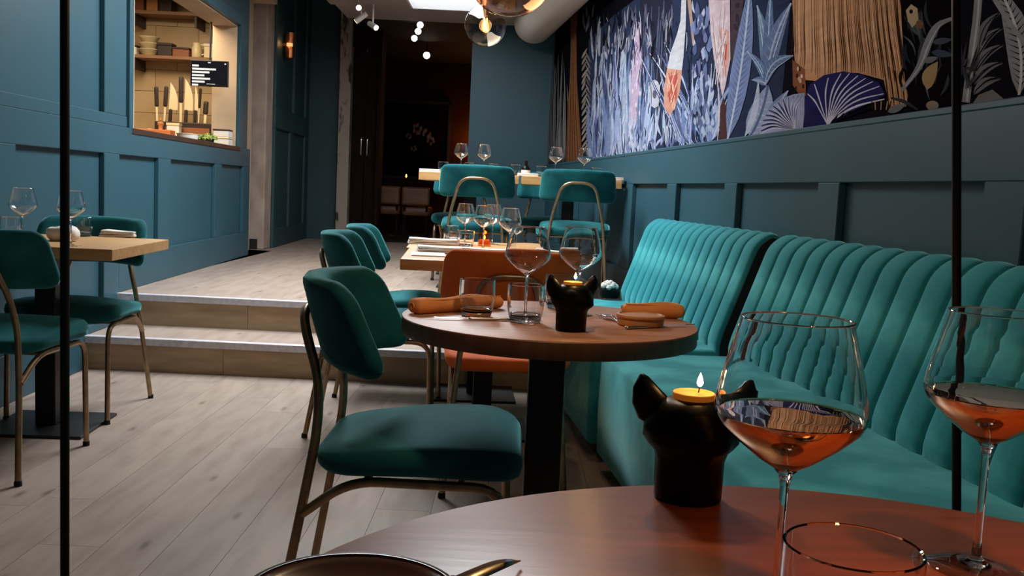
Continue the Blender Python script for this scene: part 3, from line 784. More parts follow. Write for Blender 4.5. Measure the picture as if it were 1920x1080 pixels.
# striped banana leaves at the near end
for k, (x0, y0, x1, y1) in enumerate(((1826, 160, 1884, 118), (1828, 140, 1886, 84), (1832, 112, 1884, 52), (1838, 92, 1880, 22), (1826, 178, 1880, 148))):
    blade(x0, y0, x1, y1, 17, (118, 120, 128), -.16, (26, 25, 30)); stroke([(x0 + 4, y0 - 8), ((x0 + x1) / 2, (y0 + y1) / 2 - 14), (x1, y1 - 4)], 3.5, (30, 28, 32))
stroke([(1812, 192), (1822, 110), (1832, 40), (1836, -8)], 15, (146, 148, 154), False); stroke([(1814, 190), (1824, 110), (1834, 40), (1837, -8)], 4, (190, 192, 198), False)
blade(1912, 178, 1868, -30, 52, (150, 152, 164), .10, (210, 212, 220), veins=17, vcol=(24, 23, 30))
stroke([(1862, -8), (1892, 40), (1925, 84)], 9, (156, 158, 166), False)
lay([(1824, 196), (1836, 178), (1862, 168), (1882, 184), (1884, 190)], (128, 126, 130))
for i in range(14): blade(1790 + rnd.uniform(0, 40), rnd.uniform(120, 195), 1790 + rnd.uniform(0, 50), rnd.uniform(60, 140), 6, jit((70, 72, 82), 14))
# the print runs on towards the window, past the edge of the picture
for i in range(90):
    u = rnd.uniform(-1.1, 2.25); h = rnd.uniform(.3, 1.3)
    blade(u, 1.32, u + rnd.uniform(-.25, .25), 1.32 + h, rnd.uniform(.03, .12), jit(rnd.choice([(118, 134, 172), (150, 152, 164), (92, 106, 146), (70, 72, 82), (176, 140, 100)]), 10), rnd.uniform(-.1, .1), (190, 196, 214), ws=True)
for i in range(420):                                                # upper part hidden by the frame's top edge
    u = rnd.uniform(2.3, 7.5); z = mural_uv(1920, 0)[1] + (u - 2.3) * .22 + rnd.uniform(.05, .8)
    if z > 2.5: continue
    blade(u, z, u + rnd.uniform(-.2, .2), z + rnd.uniform(.2, .45), rnd.uniform(.03, .09), jit(rnd.choice([(118, 134, 172), (150, 152, 164), (92, 106, 146), (60, 62, 72)]), 10), rnd.uniform(-.1, .1), ws=True)
mb = MB(); cols = []
for q, c, L in POLY:
    mb.add([PO + PD * u + PN * (.0015 + .000014 * L) + Vector((0, 0, z)) for u, z in q], [tuple(range(len(q)))])
    cols += [(s2l(c[0]), s2l(c[1]), s2l(c[2]), 1.0)] * len(q)
me = bpy.data.meshes.new('jungle_mural'); me.from_pydata(mb.v, [], mb.f); me.update()
att = me.color_attributes.new('print', 'FLOAT_COLOR', 'POINT')
att.data.foreach_set('color', [v for c in cols for v in c])
mm = bpy.data.materials.new('printed_wallpaper'); mm.use_nodes = True
pb = mm.node_tree.nodes['Principled BSDF']; pb.inputs['Roughness'].default_value = .95; pb.inputs['Specular IOR Level'].default_value = 0.0
an = nd(mm.node_tree, 'ShaderNodeAttribute', attribute_name='print')
no = nd(mm.node_tree, 'ShaderNodeTexNoise', Scale=60.0, Detail=4); mr = nd(mm.node_tree, 'ShaderNodeMapRange'); mr.inputs[3].default_value = .42; mr.inputs[4].default_value = .82
mx = nd(mm.node_tree, 'ShaderNodeVectorMath', operation='MULTIPLY')
mm.node_tree.links.new(no.outputs[0], mr.inputs[0]); mm.node_tree.links.new(an.outputs['Color'], mx.inputs[0]); mm.node_tree.links.new(mr.outputs[0], mx.inputs[1])
mm.node_tree.links.new(mx.outputs[0], pb.inputs['Base Color'])
me.materials.append(mm)
mo = bpy.data.objects.new('jungle_mural', me); COL.objects.link(mo)
tag(mo, 'jungle print wallpaper of blue leaves, birds and a tan tree on the right wall', 'mural')
mo['kind'] = 'thing'
# ------------------------------------------------------------------ glasses
def wine_glass(label, group, wine=False, seg=32, near=False):
    t = thing('wine_glass', label, 'wine glass', group=group)
    bowl = [(.0034, .1005), (.008, .1025), (.020, .110), (.036, .1225), (.0462, .1325), (.0498, .1395), (.0502, .1445), (.0488, .153), (.0455, .169), (.0405, .188), (.0362, .204)]
    inner = [(max(r - .0011, .0004), z + (.0022 if i < 2 else .0009)) for i, (r, z) in enumerate(bowl)]; inner[-1] = (bowl[-1][0] - .0010, bowl[-1][1])
    MB().lathe([(.0003, bowl[0][1] + .0005)] + bowl + inner[::-1] + [(.0003, inner[0][1])], seg, caps=True).build('bowl', M_GLASS_SOLID, t, auto=60)
    MB().lathe([(.0368, .2034), (.0368, .2046), (.0356, .2046), (.0356, .2034)], seg).build('rim', M_GLASS_SOLID, t, auto=180)
    MB().lathe([(.0001, .004), (.012, .0042), (.0042, .010), (.0032, .025), (.003, .06), (.0031, .09), (.0046, .0985), (.0075, .1015), (.0001, .1025)], 16).build('stem', M_GLASS_SOLID, t, auto=180)
    MB().lathe([(.001, .0042), (.02, .0032), (.036, .0016), (.0365, .0006), (.035, 0), (.001, 0)], seg).build('foot', M_GLASS, t, auto=180)
    if wine:
        inn = [(r - .0008, z + .0006) for r, z in bowl[1:6]] + [(.0488, .1392), (.0001, .1392)]
        MB().lathe([(.0001, .1032)] + inn, seg).build('wine', M_WINE, t, auto=60)
    return t
WG = 'wine glasses'
g0 = wine_glass('large wine glass with a little wine, centre front on the near table', 'poured wine glasses', True, 64)
p = on_y(1468, 950, .632); g0.location = (p.x, p.y, .75)
g1 = dup(g0, 'large wine glass with a little wine at the right edge, by the added dark post', (.378, .735, .75), .4)
ge = wine_glass('empty wine glass on the round table, left of the candle holder', WG, False, 32)
def put(label, x, y, Y, z=.75): return (label, (on_y(x, y, Y).x, Y, z))
spots = [
 ('empty wine glass on the round table, standing behind the candle holder', 1087, 500, 2.22, .75),
 ('empty wine glass on the step table, farthest left of its four', 873, 400, 4.86, .75),
 ('empty wine glass above the amber candle jar, on the step table', 908, 405, 4.52, .75),
 ('empty wine glass behind the amber candle jar, on the step table', 925, 400, 4.98, .75),
 ('empty wine glass right of the amber candle jar, tallest looking of the four', 957, 410, 4.17, .75),
 ('empty wine glass at the far left edge on the wall table', 43, 380, 3.62, .75),
 ('empty wine glass on the wall table, beside the added dark post', 133, 380, 3.56, .75),
 ('empty wine glass above the left back-turned chair on the platform, left of two', 865, 290, 6.62, PLAT + .78),
 ('empty wine glass above the left back-turned chair on the platform, right of two', 908, 290, 6.60, PLAT + .78),
 ('empty wine glass above the right back-turned chair on the platform, left of two', 1042, 300, 6.52, PLAT + .78),
 ('empty wine glass above the right back-turned chair on the platform, nearest the wall', 1096, 300, 6.48, PLAT + .78)]
p = on_y(990, 480, 2.085); ge.location = (p.x, p.y, .75)
for s in spots:
    l, loc = put(*s); dup(ge, l, loc, rnd.uniform(0, 6))

def tumbler(label, group, r=.0395, h=.082, seg=28):
    t = thing('tumbler', label, 'tumbler', group=group)
    k = r / .0375
    MB().lathe([(.0003, .0145), (.029 * k, .0145), (.0325 * k, .018), (.0352 * k, .032), (.0362 * k, h * .6), (.0355 * k, h - .001), (.0365 * k, h), (.0374 * k, h - .001), (.0380 * k, h * .6), (.0368 * k, .030), (.0345 * k, .0142), (.0003, .0138)], seg, caps=True).build('wall', M_GLASS_SOLID, t, auto=25)
    MB().lathe([(.0001, 0), (.029 * k, 0), (.0315 * k, .003), (.0335 * k, .012), (.030 * k, .014), (.0001, .010)], seg).build('base', M_GLASS_SOLID, t, auto=180)
    return t
TG = 'water tumblers'
t0 = tumbler('clear tumbler on the near table at the bottom edge, right of the front wine glass', TG, .040, .083, 48)
p = on_y(1602, 1000, .545); t0.location = (p.x, p.y, .75)
tb = tumbler('clear tumbler at the front of the round table, beside the tan napkin', TG)
q = on_z(984, 604, .75); tb.location = (q.x, q.y, .75)
for l, x, y, z, s in [
 ('low clear tumbler behind the tan napkin roll on the round table', 893, 592, .75, 1), ('clear tumbler right behind the dark candle holder on the round table', 1050, 577, .75, 1),
 ('clear tumbler on the step table, left of the amber jar and farther back', 848, 452, .75, 1), ('clear tumbler on the step table, just left of the amber jar', 873, 464, .75, 1),
 ('clear tumbler at the left picture edge on the wall table', 20, 445, .75, 1), ('clear tumbler in the middle of the wall table', 156, 443, .75, 1)]:
    q = on_z(x, y, z); dup(tb, l, (q.x, q.y, z), rnd.uniform(0, 6))
for l, x, Y in [('small tumbler behind the left end of the left back-turned platform chair', 831, 6.88), ('small tumbler on the platform between the two wine glasses on the left', 880, 6.82),
                ('small tumbler on the platform right of the left pair of wine glasses', 925, 6.80), ('small tumbler on the platform table gap, left of the black bottle', 966, 6.75), ('small tumbler on the platform table gap, right of the black bottle', 1015, 6.80),
                ('small tumbler beyond the right back-turned platform chair', 1119, 6.62)]:
    p = on_y(x, 320, Y); dup(tb, l, (p.x, Y, PLAT + .78), rnd.uniform(0, 6))

# ------------------------------------------------------------------ dog head candle holders
def dog_holder(label, loc, rz, flame_w):
    t = thing('candle_holder', label, 'candle holder', loc, rz, 'black dog head candle holders')
    prof = [(0, .030), (.002, .0315), (.02, .0320), (.038, .0320), (.046, .0335), (.052, .0375), (.058, .0405), (.068, .0418), (.078, .0408), (.086, .037), (.092, .029), (.0955, .022)]
    rings = []
    for z, r in prof:
        ring = []
        for k in range(40):
            a = 2 * pi * k / 40
            m = math.exp(-((a - 1.5 * pi - .35) / .42) ** 2) * math.exp(-((z - .058) / .013) ** 2) * .016      # muzzle
            jw = (abs(cos(a)) ** 3) * math.exp(-((z - .062) / .014) ** 2) * .0045                        # cheeks
            ey = -.0028 * (math.exp(-((a - 1.5 * pi + .42) / .16) ** 2) + math.exp(-((a - 1.5 * pi - 1.1) / .16) ** 2)) * math.exp(-((z - .076) / .006) ** 2)
            fold = .0007 * sin(9 * a + z * 300) * (1 if .045 < z < .09 else 0)
            rr = r + m + jw + ey + fold
            ring.append((rr * cos(a), rr * sin(a) * .96, z))
        rings.append(ring)
    MB().loft(rings).build('head', M_GLOSSBLACK, t, auto=180)
    for s in (-1, 1):
        rings = []
        base = Vector((s * .026, .004, .074)); tip = Vector((s * .050, .002, .1145))
        ctr = [base, Vector((s * .036, .003, .082)), Vector((s * .045, .0, .095)), Vector((s * .0495, -.001, .107)), tip]
        for c, w, th in zip(ctr, (.0155, .0175, .0145, .0090, .0016), (.008, .007, .005, .0035, .0012)):
            d = Vector((s * .6, 0, .8)); sd = Vector((.8, 0, -s * .6)) * s
            rings.append([c + sd * (w * cos(2 * pi * k / 14)) + Vector((0, 1, 0)) * (th * sin(2 * pi * k / 14) + .003 * cos(2 * pi * k / 14) ** 2) for k in range(14)])
        MB().loft(rings).build('ear', M_GLOSSBLACK, t, auto=180)
    MB().lathe([(.0001, .092), (.018, .092), (.0197, .094), (.0197, .1005), (.019, .1012), (.0178, .0995), (.0001, .0992)], 32).build('candle', M_WAX, t, auto=40)
    MB().tube([(.004, 0, .101), (.005, 0, .1075)], .0006, 6).build('wick', M_RUBBER, t)
    MB().lathe([(.0001, .1065), (.0022, .108), (.0031, .1105), (.0022, .1145), (.0009, .118), (.0001, .120)], 14, (.005, 0, 0)).build('flame', M_FLAME, t, auto=180)
    l = lamp('candle_light', 'POINT', (loc[0] + .005, loc[1], loc[2] + .124), flame_w, (1, .55, .2), .004)
    return t
c1 = dog_holder('black dog head candle holder with a lit candle on the near table', (.176, .882, .75), -.12, .10)
c2 = dog_holder('black dog head candle holder with a lit candle on the round table', (.128, 1.955, .75), .35, .18)

# ------------------------------------------------------------------ near table: plate and cutlery
t = thing('dish', 'dark brown glazed dish at the bottom of the picture on the near table', 'dish', (-.093, .594, .75))
MB().lathe([(.0001, 0), (.040, 0), (.044, .002), (.066, .013), (.0705, .0165), (.069, .0172), (.062, .0135), (.042, .006), (.0001, .0055)], 64).build('bowl', M_PLATE, t, auto=180)
MB().lathe([(.0685, .0158), (.0712, .0162), (.0712, .0178), (.0685, .0176)], 64).build('rim', M_PLATE_RIM, t, auto=180)
def knife_parts(t, L=.205, blade_tilt=0.0):
    h = MB().cushion(L * .5, .012, .005, .0055, lambda u, v, q: (u - L * .22, v, .004 + q), re=.0025, inner=4).build('handle', M_STEEL, t, auto=180)
    n = 10; top = []; vs = []
    for i in range(n + 1):
        x = L * .03 + L * .47 * i / n; w = .0095 * (1 - (i / n) ** 5 * .9)
        vs.append((x, -.005, w - .005))
    mb = MB(); rings = []
    for x, lo, hi in vs: rings.append([(x, lo, .0045), (x, (lo + hi) / 2, .0056), (x, hi, .0045), (x, (lo + hi) / 2, .0036)])
    mb.loft(rings).build('blade', M_STEEL, t, auto=30)
def fork_parts(t, L=.20):
    MB().cushion(L * .56, .011, .005, .0035, lambda u, v, q: (u - L * .20, v * (1 - .5 * max(0, (u + .02) / .08)) , .003 + q + .010 * max(0, (u - .01) / .05) ** 2), re=.0016, inner=4).build('handle', M_STEEL, t, auto=180)
    MB().cushion(.035, .024, .010, .0024, lambda u, v, q: (u + L * .16, v, .009 + q - .3 * max(0, u) ** 1.5), re=.0011, inner=4).build('neck', M_STEEL, t, auto=180)
    for k in range(4):
        y = -.009 + .006 * k
        MB().tube([(L * .22, y, .0078), (L * .30, y, .004), (L * .40, y, .0055)], [.0016, .0015, .0008], 6).build('tine', M_STEEL, t)
kn = thing('knife', 'steel knife leaning on the rim of the brown dish', 'knife', (-.030, .608, .769)); knife_parts(kn)
kn.rotation_euler = (.7, radians(9), radians(66))
fk = thing('fork', 'steel fork on the near table at the bottom edge, prongs pointing away', 'fork', (.032, .580, .7505), radians(95)); fork_parts(fk)

# ------------------------------------------------------------------ round table setting
def napkin_roll(label, x0, y0, x1, y1, m, z=.75, T=.032, W=.044, group=None):
    a = on_z(x0, y0, z); b = on_z(x1, y1, z); d = b - a; L = d.length; c = (a + b) / 2
    t = thing('napkin', label, 'napkin', (c.x, c.y, z), atan2(d.y, d.x), group)
    MB().cushion(L, W, .012, T, lambda u, v, q: (u, v, T / 2 + q + .003 * sin(u * 40) * (q > 0)), re=T * .48, dome=.003).build('roll', m, t, auto=180)
    pts = [(-L / 2 - .0005, .012 * cos(k * .6) * (1 - k / 14), T / 2 + .011 * sin(k * .6) * (1 - k / 14)) for k in range(12)]
    MB().tube(pts, .0014, 6).build('rolled_edge', m, t)
    MB().tube([(-L * .46, -W * .33, T * .93), (L * .46, -W * .30, T * .93)], .0016, 6).build('fold', m, t)
    return t
napkin_roll('tan rolled napkin on the left side of the round table', 772, 589, 936, 577, M_LINEN_TAN)
napkin_roll('tan rolled napkin on the right side of the round table, behind the wooden dish', 1166, 592, 1282, 597, M_LINEN_TAN)
def lay_cutlery(kind, label, x0, y0, x1, y1, z=.75):
    a = on_z(x0, y0, z); b = on_z(x1, y1, z); d = b - a; c = (a + b) / 2
    t = thing(kind, label, kind, (c.x, c.y, z), atan2(d.y, d.x)); (knife_parts if kind == 'knife' else fork_parts)(t, .2)
    return t
lay_cutlery('knife', 'steel knife in front of the tan napkin on the left of the round table', 990, 603, 775, 598)
lay_cutlery('fork', 'steel fork between candle holder and wooden dish on the round table', 1196, 617, 1112, 590)
lay_cutlery('knife', 'steel knife at the right rim of the round table, beside the wooden dish', 1205, 616, 1266, 613)
q = on_z(1200, 610, .75)
t = thing('lidded_dish', 'small round wooden dish on the right of the round table', 'dish', (q.x, q.y, .75))
MB().lathe([(.0001, 0), (.046, 0), (.050, .003), (.0515, .012), (.050, .017), (.0001, .017)], 40).build('base', M_TANWOOD, t, auto=40)
MB().lathe([(.0001, .017), (.0525, .017), (.054, .020), (.053, .024), (.047, .0255), (.045, .023), (.0001, .0225)], 40).build('lid', M_TANWOOD, t, auto=40)

# ------------------------------------------------------------------ square tables behind
def folded_napkin(label, x, y, z, w, d, rz, m=M_LINEN, group='white folded napkins'):
    q = on_z(x, y, z)
    t = thing('napkin', label, 'napkin', (q.x, q.y, z), rz, group)
    for k in range(3):
        MB().cushion(w - .006 * k, d - .006 * k, .008, .009, lambda u, v, s, k=k: (u, v, .005 + .009 * k + s + .002 * sin(u * 25 + k * 2)), re=.004, inner=4).build('fold', m, t, auto=180)
    return t
folded_napkin('white folded napkin at the far left of the step table', 812, 458, .75, .25, .13, .1)
folded_napkin('white folded napkin at the front left corner of the table behind the rust chair', 826, 474, .75, .21, .12, .15)
folded_napkin('white folded napkin just over the back of the rust chair, centre', 910, 478, .75, .22, .10, .05)
folded_napkin('white folded napkin over the right end of the rust chair back', 1044, 482, .75, .18, .10, .05)
folded_napkin('white folded napkin on the wall table, right of the tumbler', 226, 444, .75, .155, .10, .04)
q = on_z(128, 452, .75)
t = thing('bread_bowl', 'white rounded napkin bundle next to the added post on the wall table', 'napkin', (q.x - .02, q.y, .75))
MB().cushion(.12, .10, .04, .055, lambda u, v, s: (u, v, .029 + s + .004 * sin(u * 70)), re=.026, dome=.006).build('bundle', M_LINEN, t, auto=180)
MB().tube([(-.05, -.03, .045), (0, -.045, .05), (.05, -.03, .04)], .003, 6).build('fold', M_LINEN, t)
for lab, x, y, w, rz in (('white paper menu near the left edge of the table behind the rust chair', 803, 478, .14, .1),):
    q = on_z(x, y, .75)
    t = thing('menu', lab, 'menu', (q.x, q.y, .75), rz)
    MB().box(-w / 2, w / 2, -.10, .10, 0, .003).build('back_sheet', M_PAPER, t, smooth=False)
    MB().box(-w / 2 + .004, w / 2 - .004, -.096, .096, .003, .005).build('front_sheet', M_PAPER, t, smooth=False)
q = on_z(908, 461, .75)
t = thing('candle_jar', 'glowing amber glass candle jar on the step table', 'candle', (q.x, q.y, .75))
MB().lathe([(.0001, 0), (.030, 0), (.032, .003), (.033, .03), (.032, .088), (.030, .088), (.030, .008), (.0001, .008)], 28).build('jar', M_AMBER, t, auto=60)
MB().lathe([(.0001, .008), (.026, .008), (.026, .03), (.0001, .03)], 24).build('wax', M_WAX, t, auto=60)
MB().lathe([(.0001, .032), (.003, .036), (.004, .042), (.002, .050), (.0001, .054)], 12).build('flame', M_FLAME, t)
lamp('candle_light', 'POINT', (q.x, q.y, .815), .35, (1, .5, .16), .01)
# platform table things
for lab, x, Y in (('white napkin on the left corner of the left platform table', 806, 6.55), ('white napkin on the platform table in the gap between the two chairs', 990, 6.48), ('white napkin at the wall end of the right platform table', 1150, 6.45)):
    p = on_y(x, 322, Y); t = thing('napkin', lab, 'napkin', (p.x, Y, PLAT + .78), 0, 'napkins on the platform tables')
    for k in range(2): MB().cushion(.14, .09, .008, .010, lambda u, v, s, k=k: (u, v, .0055 + .010 * k + s), re=.0045, inner=4).build('fold', M_LINEN, t, auto=180)
p = on_y(986, 320, 6.62)
t = thing('bottle', 'small black bottle between the two back-turned platform chairs', 'bottle', (p.x, 6.62, PLAT + .78))
MB().lathe([(.0001, 0), (.028, 0), (.030, .004), (.030, .055), (.022, .068), (.011, .076), (.010, .10), (.012, .102), (.012, .108), (.0001, .108)], 20).build('body', M_GLOSSBLACK, t, auto=50)
MB().lathe([(.0308, .018), (.0308, .045)], 20).build('paper_band', M_PAPER, t)
# little pot on the far end of the banquette
q = on_z(1141, 558, .463)
t = thing('pot', 'small black pot with a white fluffy top on the far end of the banquette', 'pot', (q.x, q.y, .463))
MB().lathe([(.0001, 0), (.050, 0), (.056, .004), (.060, .045), (.056, .047), (.0001, .042)], 24).build('pot_body', M_GLOSSBLACK, t, auto=50)
mb = MB()
for k in range(16):
    a = k * 2.4; r = .042 * sqrt((k + .5) / 16); c = Vector((r * cos(a), r * sin(a), .055 + .03 * (1 - (r / .045) ** 2)))
    mb.lathe([(.0005, -.015), (.012, -.009), (.016, 0), (.011, .011), (.0005, .015)], 8, c)
mb.build('flower_tuft', M_LINEN, t)

# ------------------------------------------------------------------ pendant lamps
def pendant(label, p, r, glass, cord_top, bulb=True, bowl_cut=.0):
    t = thing('pendant_lamp', label, 'pendant lamp', p)
    prof = [(r * sin(pi * (k + .5) / 25) if 0 < k < 24 else (.0005 if k == 0 else r * .2), -r * cos(pi * k / 24 * .935)) for k in range(25)]
    prof = [(max(.0005, r * sin(pi * .935 * k / 24)), -r * cos(pi * .935 * k / 24)) for k in range(25)]
    MB().lathe(prof, 40).build('globe', glass, t, auto=180)
    MB().lathe([(.0005, r + .05), (.022, r + .05), (.024, r + .02), (r * .22, r * .99), (r * .22, r * .93), (.016, r * .9), (.016, r * .45), (.0005, r * .45)], 20).build('socket', M_BRASS, t, auto=40)
    MB().tube([(0, 0, r + .05), (0, 0, cord_top - p[2])], .004, 6).build('cord', M_RUBBER, t)
    MB().lathe([(.0005, cord_top - p[2]), (.05, cord_top - p[2]), (.05, cord_top - p[2] - .02), (.0005, cord_top - p[2] - .025)], 20).build('canopy', M_BLACK, t, auto=40)
    b = MB().lathe([(.012, r * .47), (.018, r * .30), (.030, r * .02), (.032, -.015), (.024, -.035), (.0005, -.045)], 20).build('bulb', M_BULBGLASS, t, auto=180)
    MB().tube([(-.008, 0, r * .35), (-.010, 0, -.02), (-.004, 0, -.028), (0, 0, r * .2), (.004, 0, -.028), (.010, 0, -.02), (.008, 0, r * .35)], .0035, 6).build('filament', M_BULB, t)
    return t
g = on_y(910, 48, 5.9)
pendant('clear glass globe pendant lamp with a glowing filament before the duct', g, .125, M_SMOKE, 2.72)
g = on_y(957, -52, 4.5)
pendant('larger amber glass pendant lamp cut off by the top edge', g, .20, thin_glass('copper_amber_glass', (.88, .50, .30, 1), .03, 1.6), 2.72)
for (x, y, z, e, _c), l in zip(PENDANTS, ('honey glass pendant lamp above the rust chair, over the top edge', 'honey glass pendant lamp above the round table, over the top edge')):
    pendant(l, (x, y, z), .14, M_HONEY, 2.72)
lamp('filament_light', 'POINT', on_y(910, 48, 5.9), 2.0, WARM, .04)

# ------------------------------------------------------------------ white duct along the right wall
DD = Vector((-.13, 1, 0)).normalized(); DX = Vector((1, .13, 0)).normalized()
def ring(y, r, dz=0): return [Vector((.10 - .13 * (y - 9.9), y, 2.70 + dz)) + DX * (r * cos(2 * pi * k / 36)) + Vector((0, 0, r * sin(2 * pi * k / 36))) for k in range(36)]
t = thing('duct', 'white round ventilation duct under the ceiling along the mural wall', 'duct', (0, 0, 0))
mb = MB(); seq = [(-1.0, .2)] + [(9.78, .2)] + [(9.78 + .12 * sin(a), .2 - .12 * (1 - cos(a))) for a in [pi / 2 * k / 6 for k in range(1, 7)]]
mb.loft([ring(*q) for q in seq]).build('pipe', M_DUCT, t, auto=50)
for y in (2.4, 4.9, 7.4):
    MB().loft([ring(y, .2), ring(y, .206), ring(y + .03, .206), ring(y + .03, .2)], caps=False).build('joint_band', M_DUCT, t, auto=30)

# ------------------------------------------------------------------ track spots
M_SPOTWHITE = mat('white_spot_housing', rgb(230, 222, 214), .5)
M_SPOTLENS = emission('spot_lens', (1, .86, .72, 1), 12)
def spot(label, p, aim, ceil_z, housing=M_SPOTWHITE, r=.028, L=.10, group='ceiling spotlights'):
    t = thing('spotlight', label, 'spotlight', p, 0, group)
    d = Vector(aim).normalized(); u = d.orthogonal().normalized(); w = d.cross(u)
    def rg(s, q): return [d * s + u * (q * cos(2 * pi * k / 16)) + w * (q * sin(2 * pi * k / 16)) for k in range(16)]
    MB().loft([rg(-L / 2, r * .9), rg(L / 2, r), rg(L / 2, r * .86), rg(L / 2 - .012, r * .84)]).build('housing', housing, t, auto=40)
    MB().loft([rg(L / 2 - .011, r * .84), rg(L / 2 - .008, r * .7)]).build('lens', M_SPOTLENS, t, auto=40)
    MB().tube(fillet([(0, 0, 0), (0, .0, .04), (0, 0, max(.05, ceil_z - p[2]))], .01), .008, 8).build('bracket', housing, t)
    return t
spot('white ceiling spotlight facing the room, highest of the three on the left track', on_y(672, 13, 9.1), (.25, -1, -.35), 2.72)
spot('white ceiling spotlight turned sideways, middle of the left track', on_y(677, 33, 9.3), (-1, -.1, -.8), 2.72, L=.13)
spot('white ceiling spotlight facing the room, lowest of the three on the left track', on_y(699, 48, 9.3), (.9, -1, -.6), 2.72, L=.13)
for lab, x, y, Y, cz in (('lit spotlight high over the dark lounge, nearest the white ceiling', 788, 46, 10.4, 2.81), ('lit spotlight over the dark lounge, middle of the slanting row of three', 784, 58, 10.6, 2.81), ('lit spotlight over the dark lounge, lowest of the slanting row of three', 777, 71, 10.9, 2.81), ('single lit spotlight deepest over the dark lounge', 800, 103, 12.2, 2.81)):
    spot(lab, on_y(x, y, Y), (.1, -1, -.3), cz, M_BLACK, .04 if Y < 12 else .05, .08)
spot('added amber spotlight above the near table, unseen over the top edge', SPOT_AT, SPOT_TO - SPOT_AT, 2.72, M_BLACK, .04, .10, 'added spotlight over the near table')
# copper wall lamp in the recess
p = LW((9.98, .0, 2.40))
t = thing('wall_lamp', 'copper wall lamp glowing in the dark recess left of the doorway', 'wall lamp', p)
M_COPPER = mat('brushed_copper', rgb(196, 116, 70), .3, metal=1.0, col2=rgb(170, 98, 60), scale=20)
MB().lathe([(.045, -.13), (.05, -.13), (.05, -.02), (.045, -.02)], 24, (.07, 0, 0)).build('lower_shade', M_COPPER, t, auto=40)
MB().lathe([(.045, .02), (.05, .02), (.05, .12), (.045, .12)], 24, (.07, 0, 0)).build('upper_shade', M_COPPER, t, auto=40)
MB().lathe([(.0005, -.018), (.03, -.018), (.03, .018), (.0005, .018)], 16, (.07, 0, 0)).build('lamp_core', emission('warm_lamp_core', (1, .5, .18, 1), 1.2), t)
MB().box(0, .07, -.012, .012, -.012, .012).build('arm', M_COPPER, t, smooth=False)
lamp('wall_lamp_light', 'POINT', (p.x + .07, p.y - .09, p.z), .25, (1, .5, .18), .03)

# ------------------------------------------------------------------ lounge furniture in the dark
t = thing('painting', 'large dark framed flower painting on the brown lounge wall', 'painting', (-1.46, 13.98, 1.69))
MB().box(-.475, .475, -.03, 0, -.53, .53).build('canvas', mat('dark_canvas', rgb(8, 7, 7), .95, spec=0.0, col2=rgb(18, 12, 11), scale=5), t, smooth=False)
fr = MB()
for b in ((-.5, -.46, -.56, .56), (.46, .5, -.56, .56), (-.5, .5, .52, .56), (-.5, .5, -.56, -.52)): fr.box(b[0], b[1], -.045, 0, b[2], b[3])
fr.build('frame', M_DARK, t, smooth=False)
fl = MB(); r3 = random.Random(3)
for cx, cz, s in ((.02, .16, .09), (.16, .10, .08), (.22, .0, .07), (-.10, .05, .05), (-.02, -.12, .05)):
    for k in range(6):
        a = k * pi / 3 + r3.random(); fl.add([(cx + s * .25 * cos(a + j * pi / 3) + s * .6 * cos(a), -.0312 - .0004 * k, cz + s * .4 * sin(a + j * pi / 3) + s * .6 * sin(a)) for j in range(6)], [tuple(range(6))])
fl.build('painted_flowers', mat('painted_flower', rgb(120, 108, 100), .9, spec=0.0, col2=rgb(70, 50, 46), scale=20), t, smooth=False)
M_LEATHER = mat('brown_leather', rgb(120, 76, 46), .5, col2=rgb(102, 62, 38), scale=8)
for lab, x0, x1, Y, lz in (('brown leather bench back in the dark lounge, left one', 707, 750, 12.4, 0), ('brown leather bench back in the dark lounge, right one beside the pale table', 754, 806, 12.3, .02)):
    a = on_y(x0, 341, Y); b = on_y(x1, 375, Y)
    t = thing('lounge_chair', lab, 'chair', ((a.x + b.x) / 2, Y, PLAT), 0); w = b.x - a.x
    MB().cushion(w, .24, .03, .10, lambda u, v, q: (u, -q + .0, .55 + v), re=.03).build('backrest', M_LEATHER, t, auto=180)
    MB().cushion(w, .5, .05, .12, lambda u, v, q: (u, .28 + v, .36 + q), re=.03).build('seat', M_LEATHER, t, auto=180)
    for sx in (-1, 1):
        for yy in (.06, .48): MB().box(sx * (w / 2 - .04) - .015, sx * (w / 2 - .04) + .015, yy - .015, yy + .015, 0, .31).build('leg', M_DARKWOOD, t, smooth=False)
        MB().box(sx * (w / 2 - .04) - .015, sx * (w / 2 - .04) + .015, .02, .05, .36, .5).build('upright', M_DARKWOOD, t, smooth=False)
p = on_y(761, 331, 12.9)
t = thing('lounge_table', 'dark low table with a tiny tealight behind the leather benches', 'table', (p.x, 13.1, PLAT))
MB().box(-.4, .4, -.3, .3, .72, .76).build('table_top', M_DARKWOOD, t, smooth=False); MB().box(-.04, .04, -.04, .04, .02, .72).build('column', M_BLACK, t, smooth=False); MB().box(-.2, .2, -.2, .2, 0, .02).build('base_plate', M_BLACK, t, smooth=False)
t = thing('tealight', 'tiny lit tealight in the dark lounge', 'candle', (p.x, 12.95, PLAT + .76))
MB().lathe([(.0005, 0), (.025, 0), (.028, .06), (.026, .06), (.024, .02), (.0005, .02)], 14).build('glass', M_AMBER, t); MB().lathe([(.0005, .03), (.012, .045), (.0005, .075)], 10).build('flame', M_FLAME, t)
# the warm wall lamp on the lounge wall that makes the orange glow
t = thing('wall_lamp', 'warm lamp on the brown lounge wall beside the teal pillar', 'wall lamp', (-.42, 13.98, 1.70))
MB().box(-.05, .05, -.02, 0, -.08, .08).build('back_plate', M_COPPER, t, smooth=False); MB().lathe([(.03, -.10), (.05, -.10), (.05, .10), (.03, .10)], 16, (0, -.09, 0)).build('shade', M_COPPER, t)

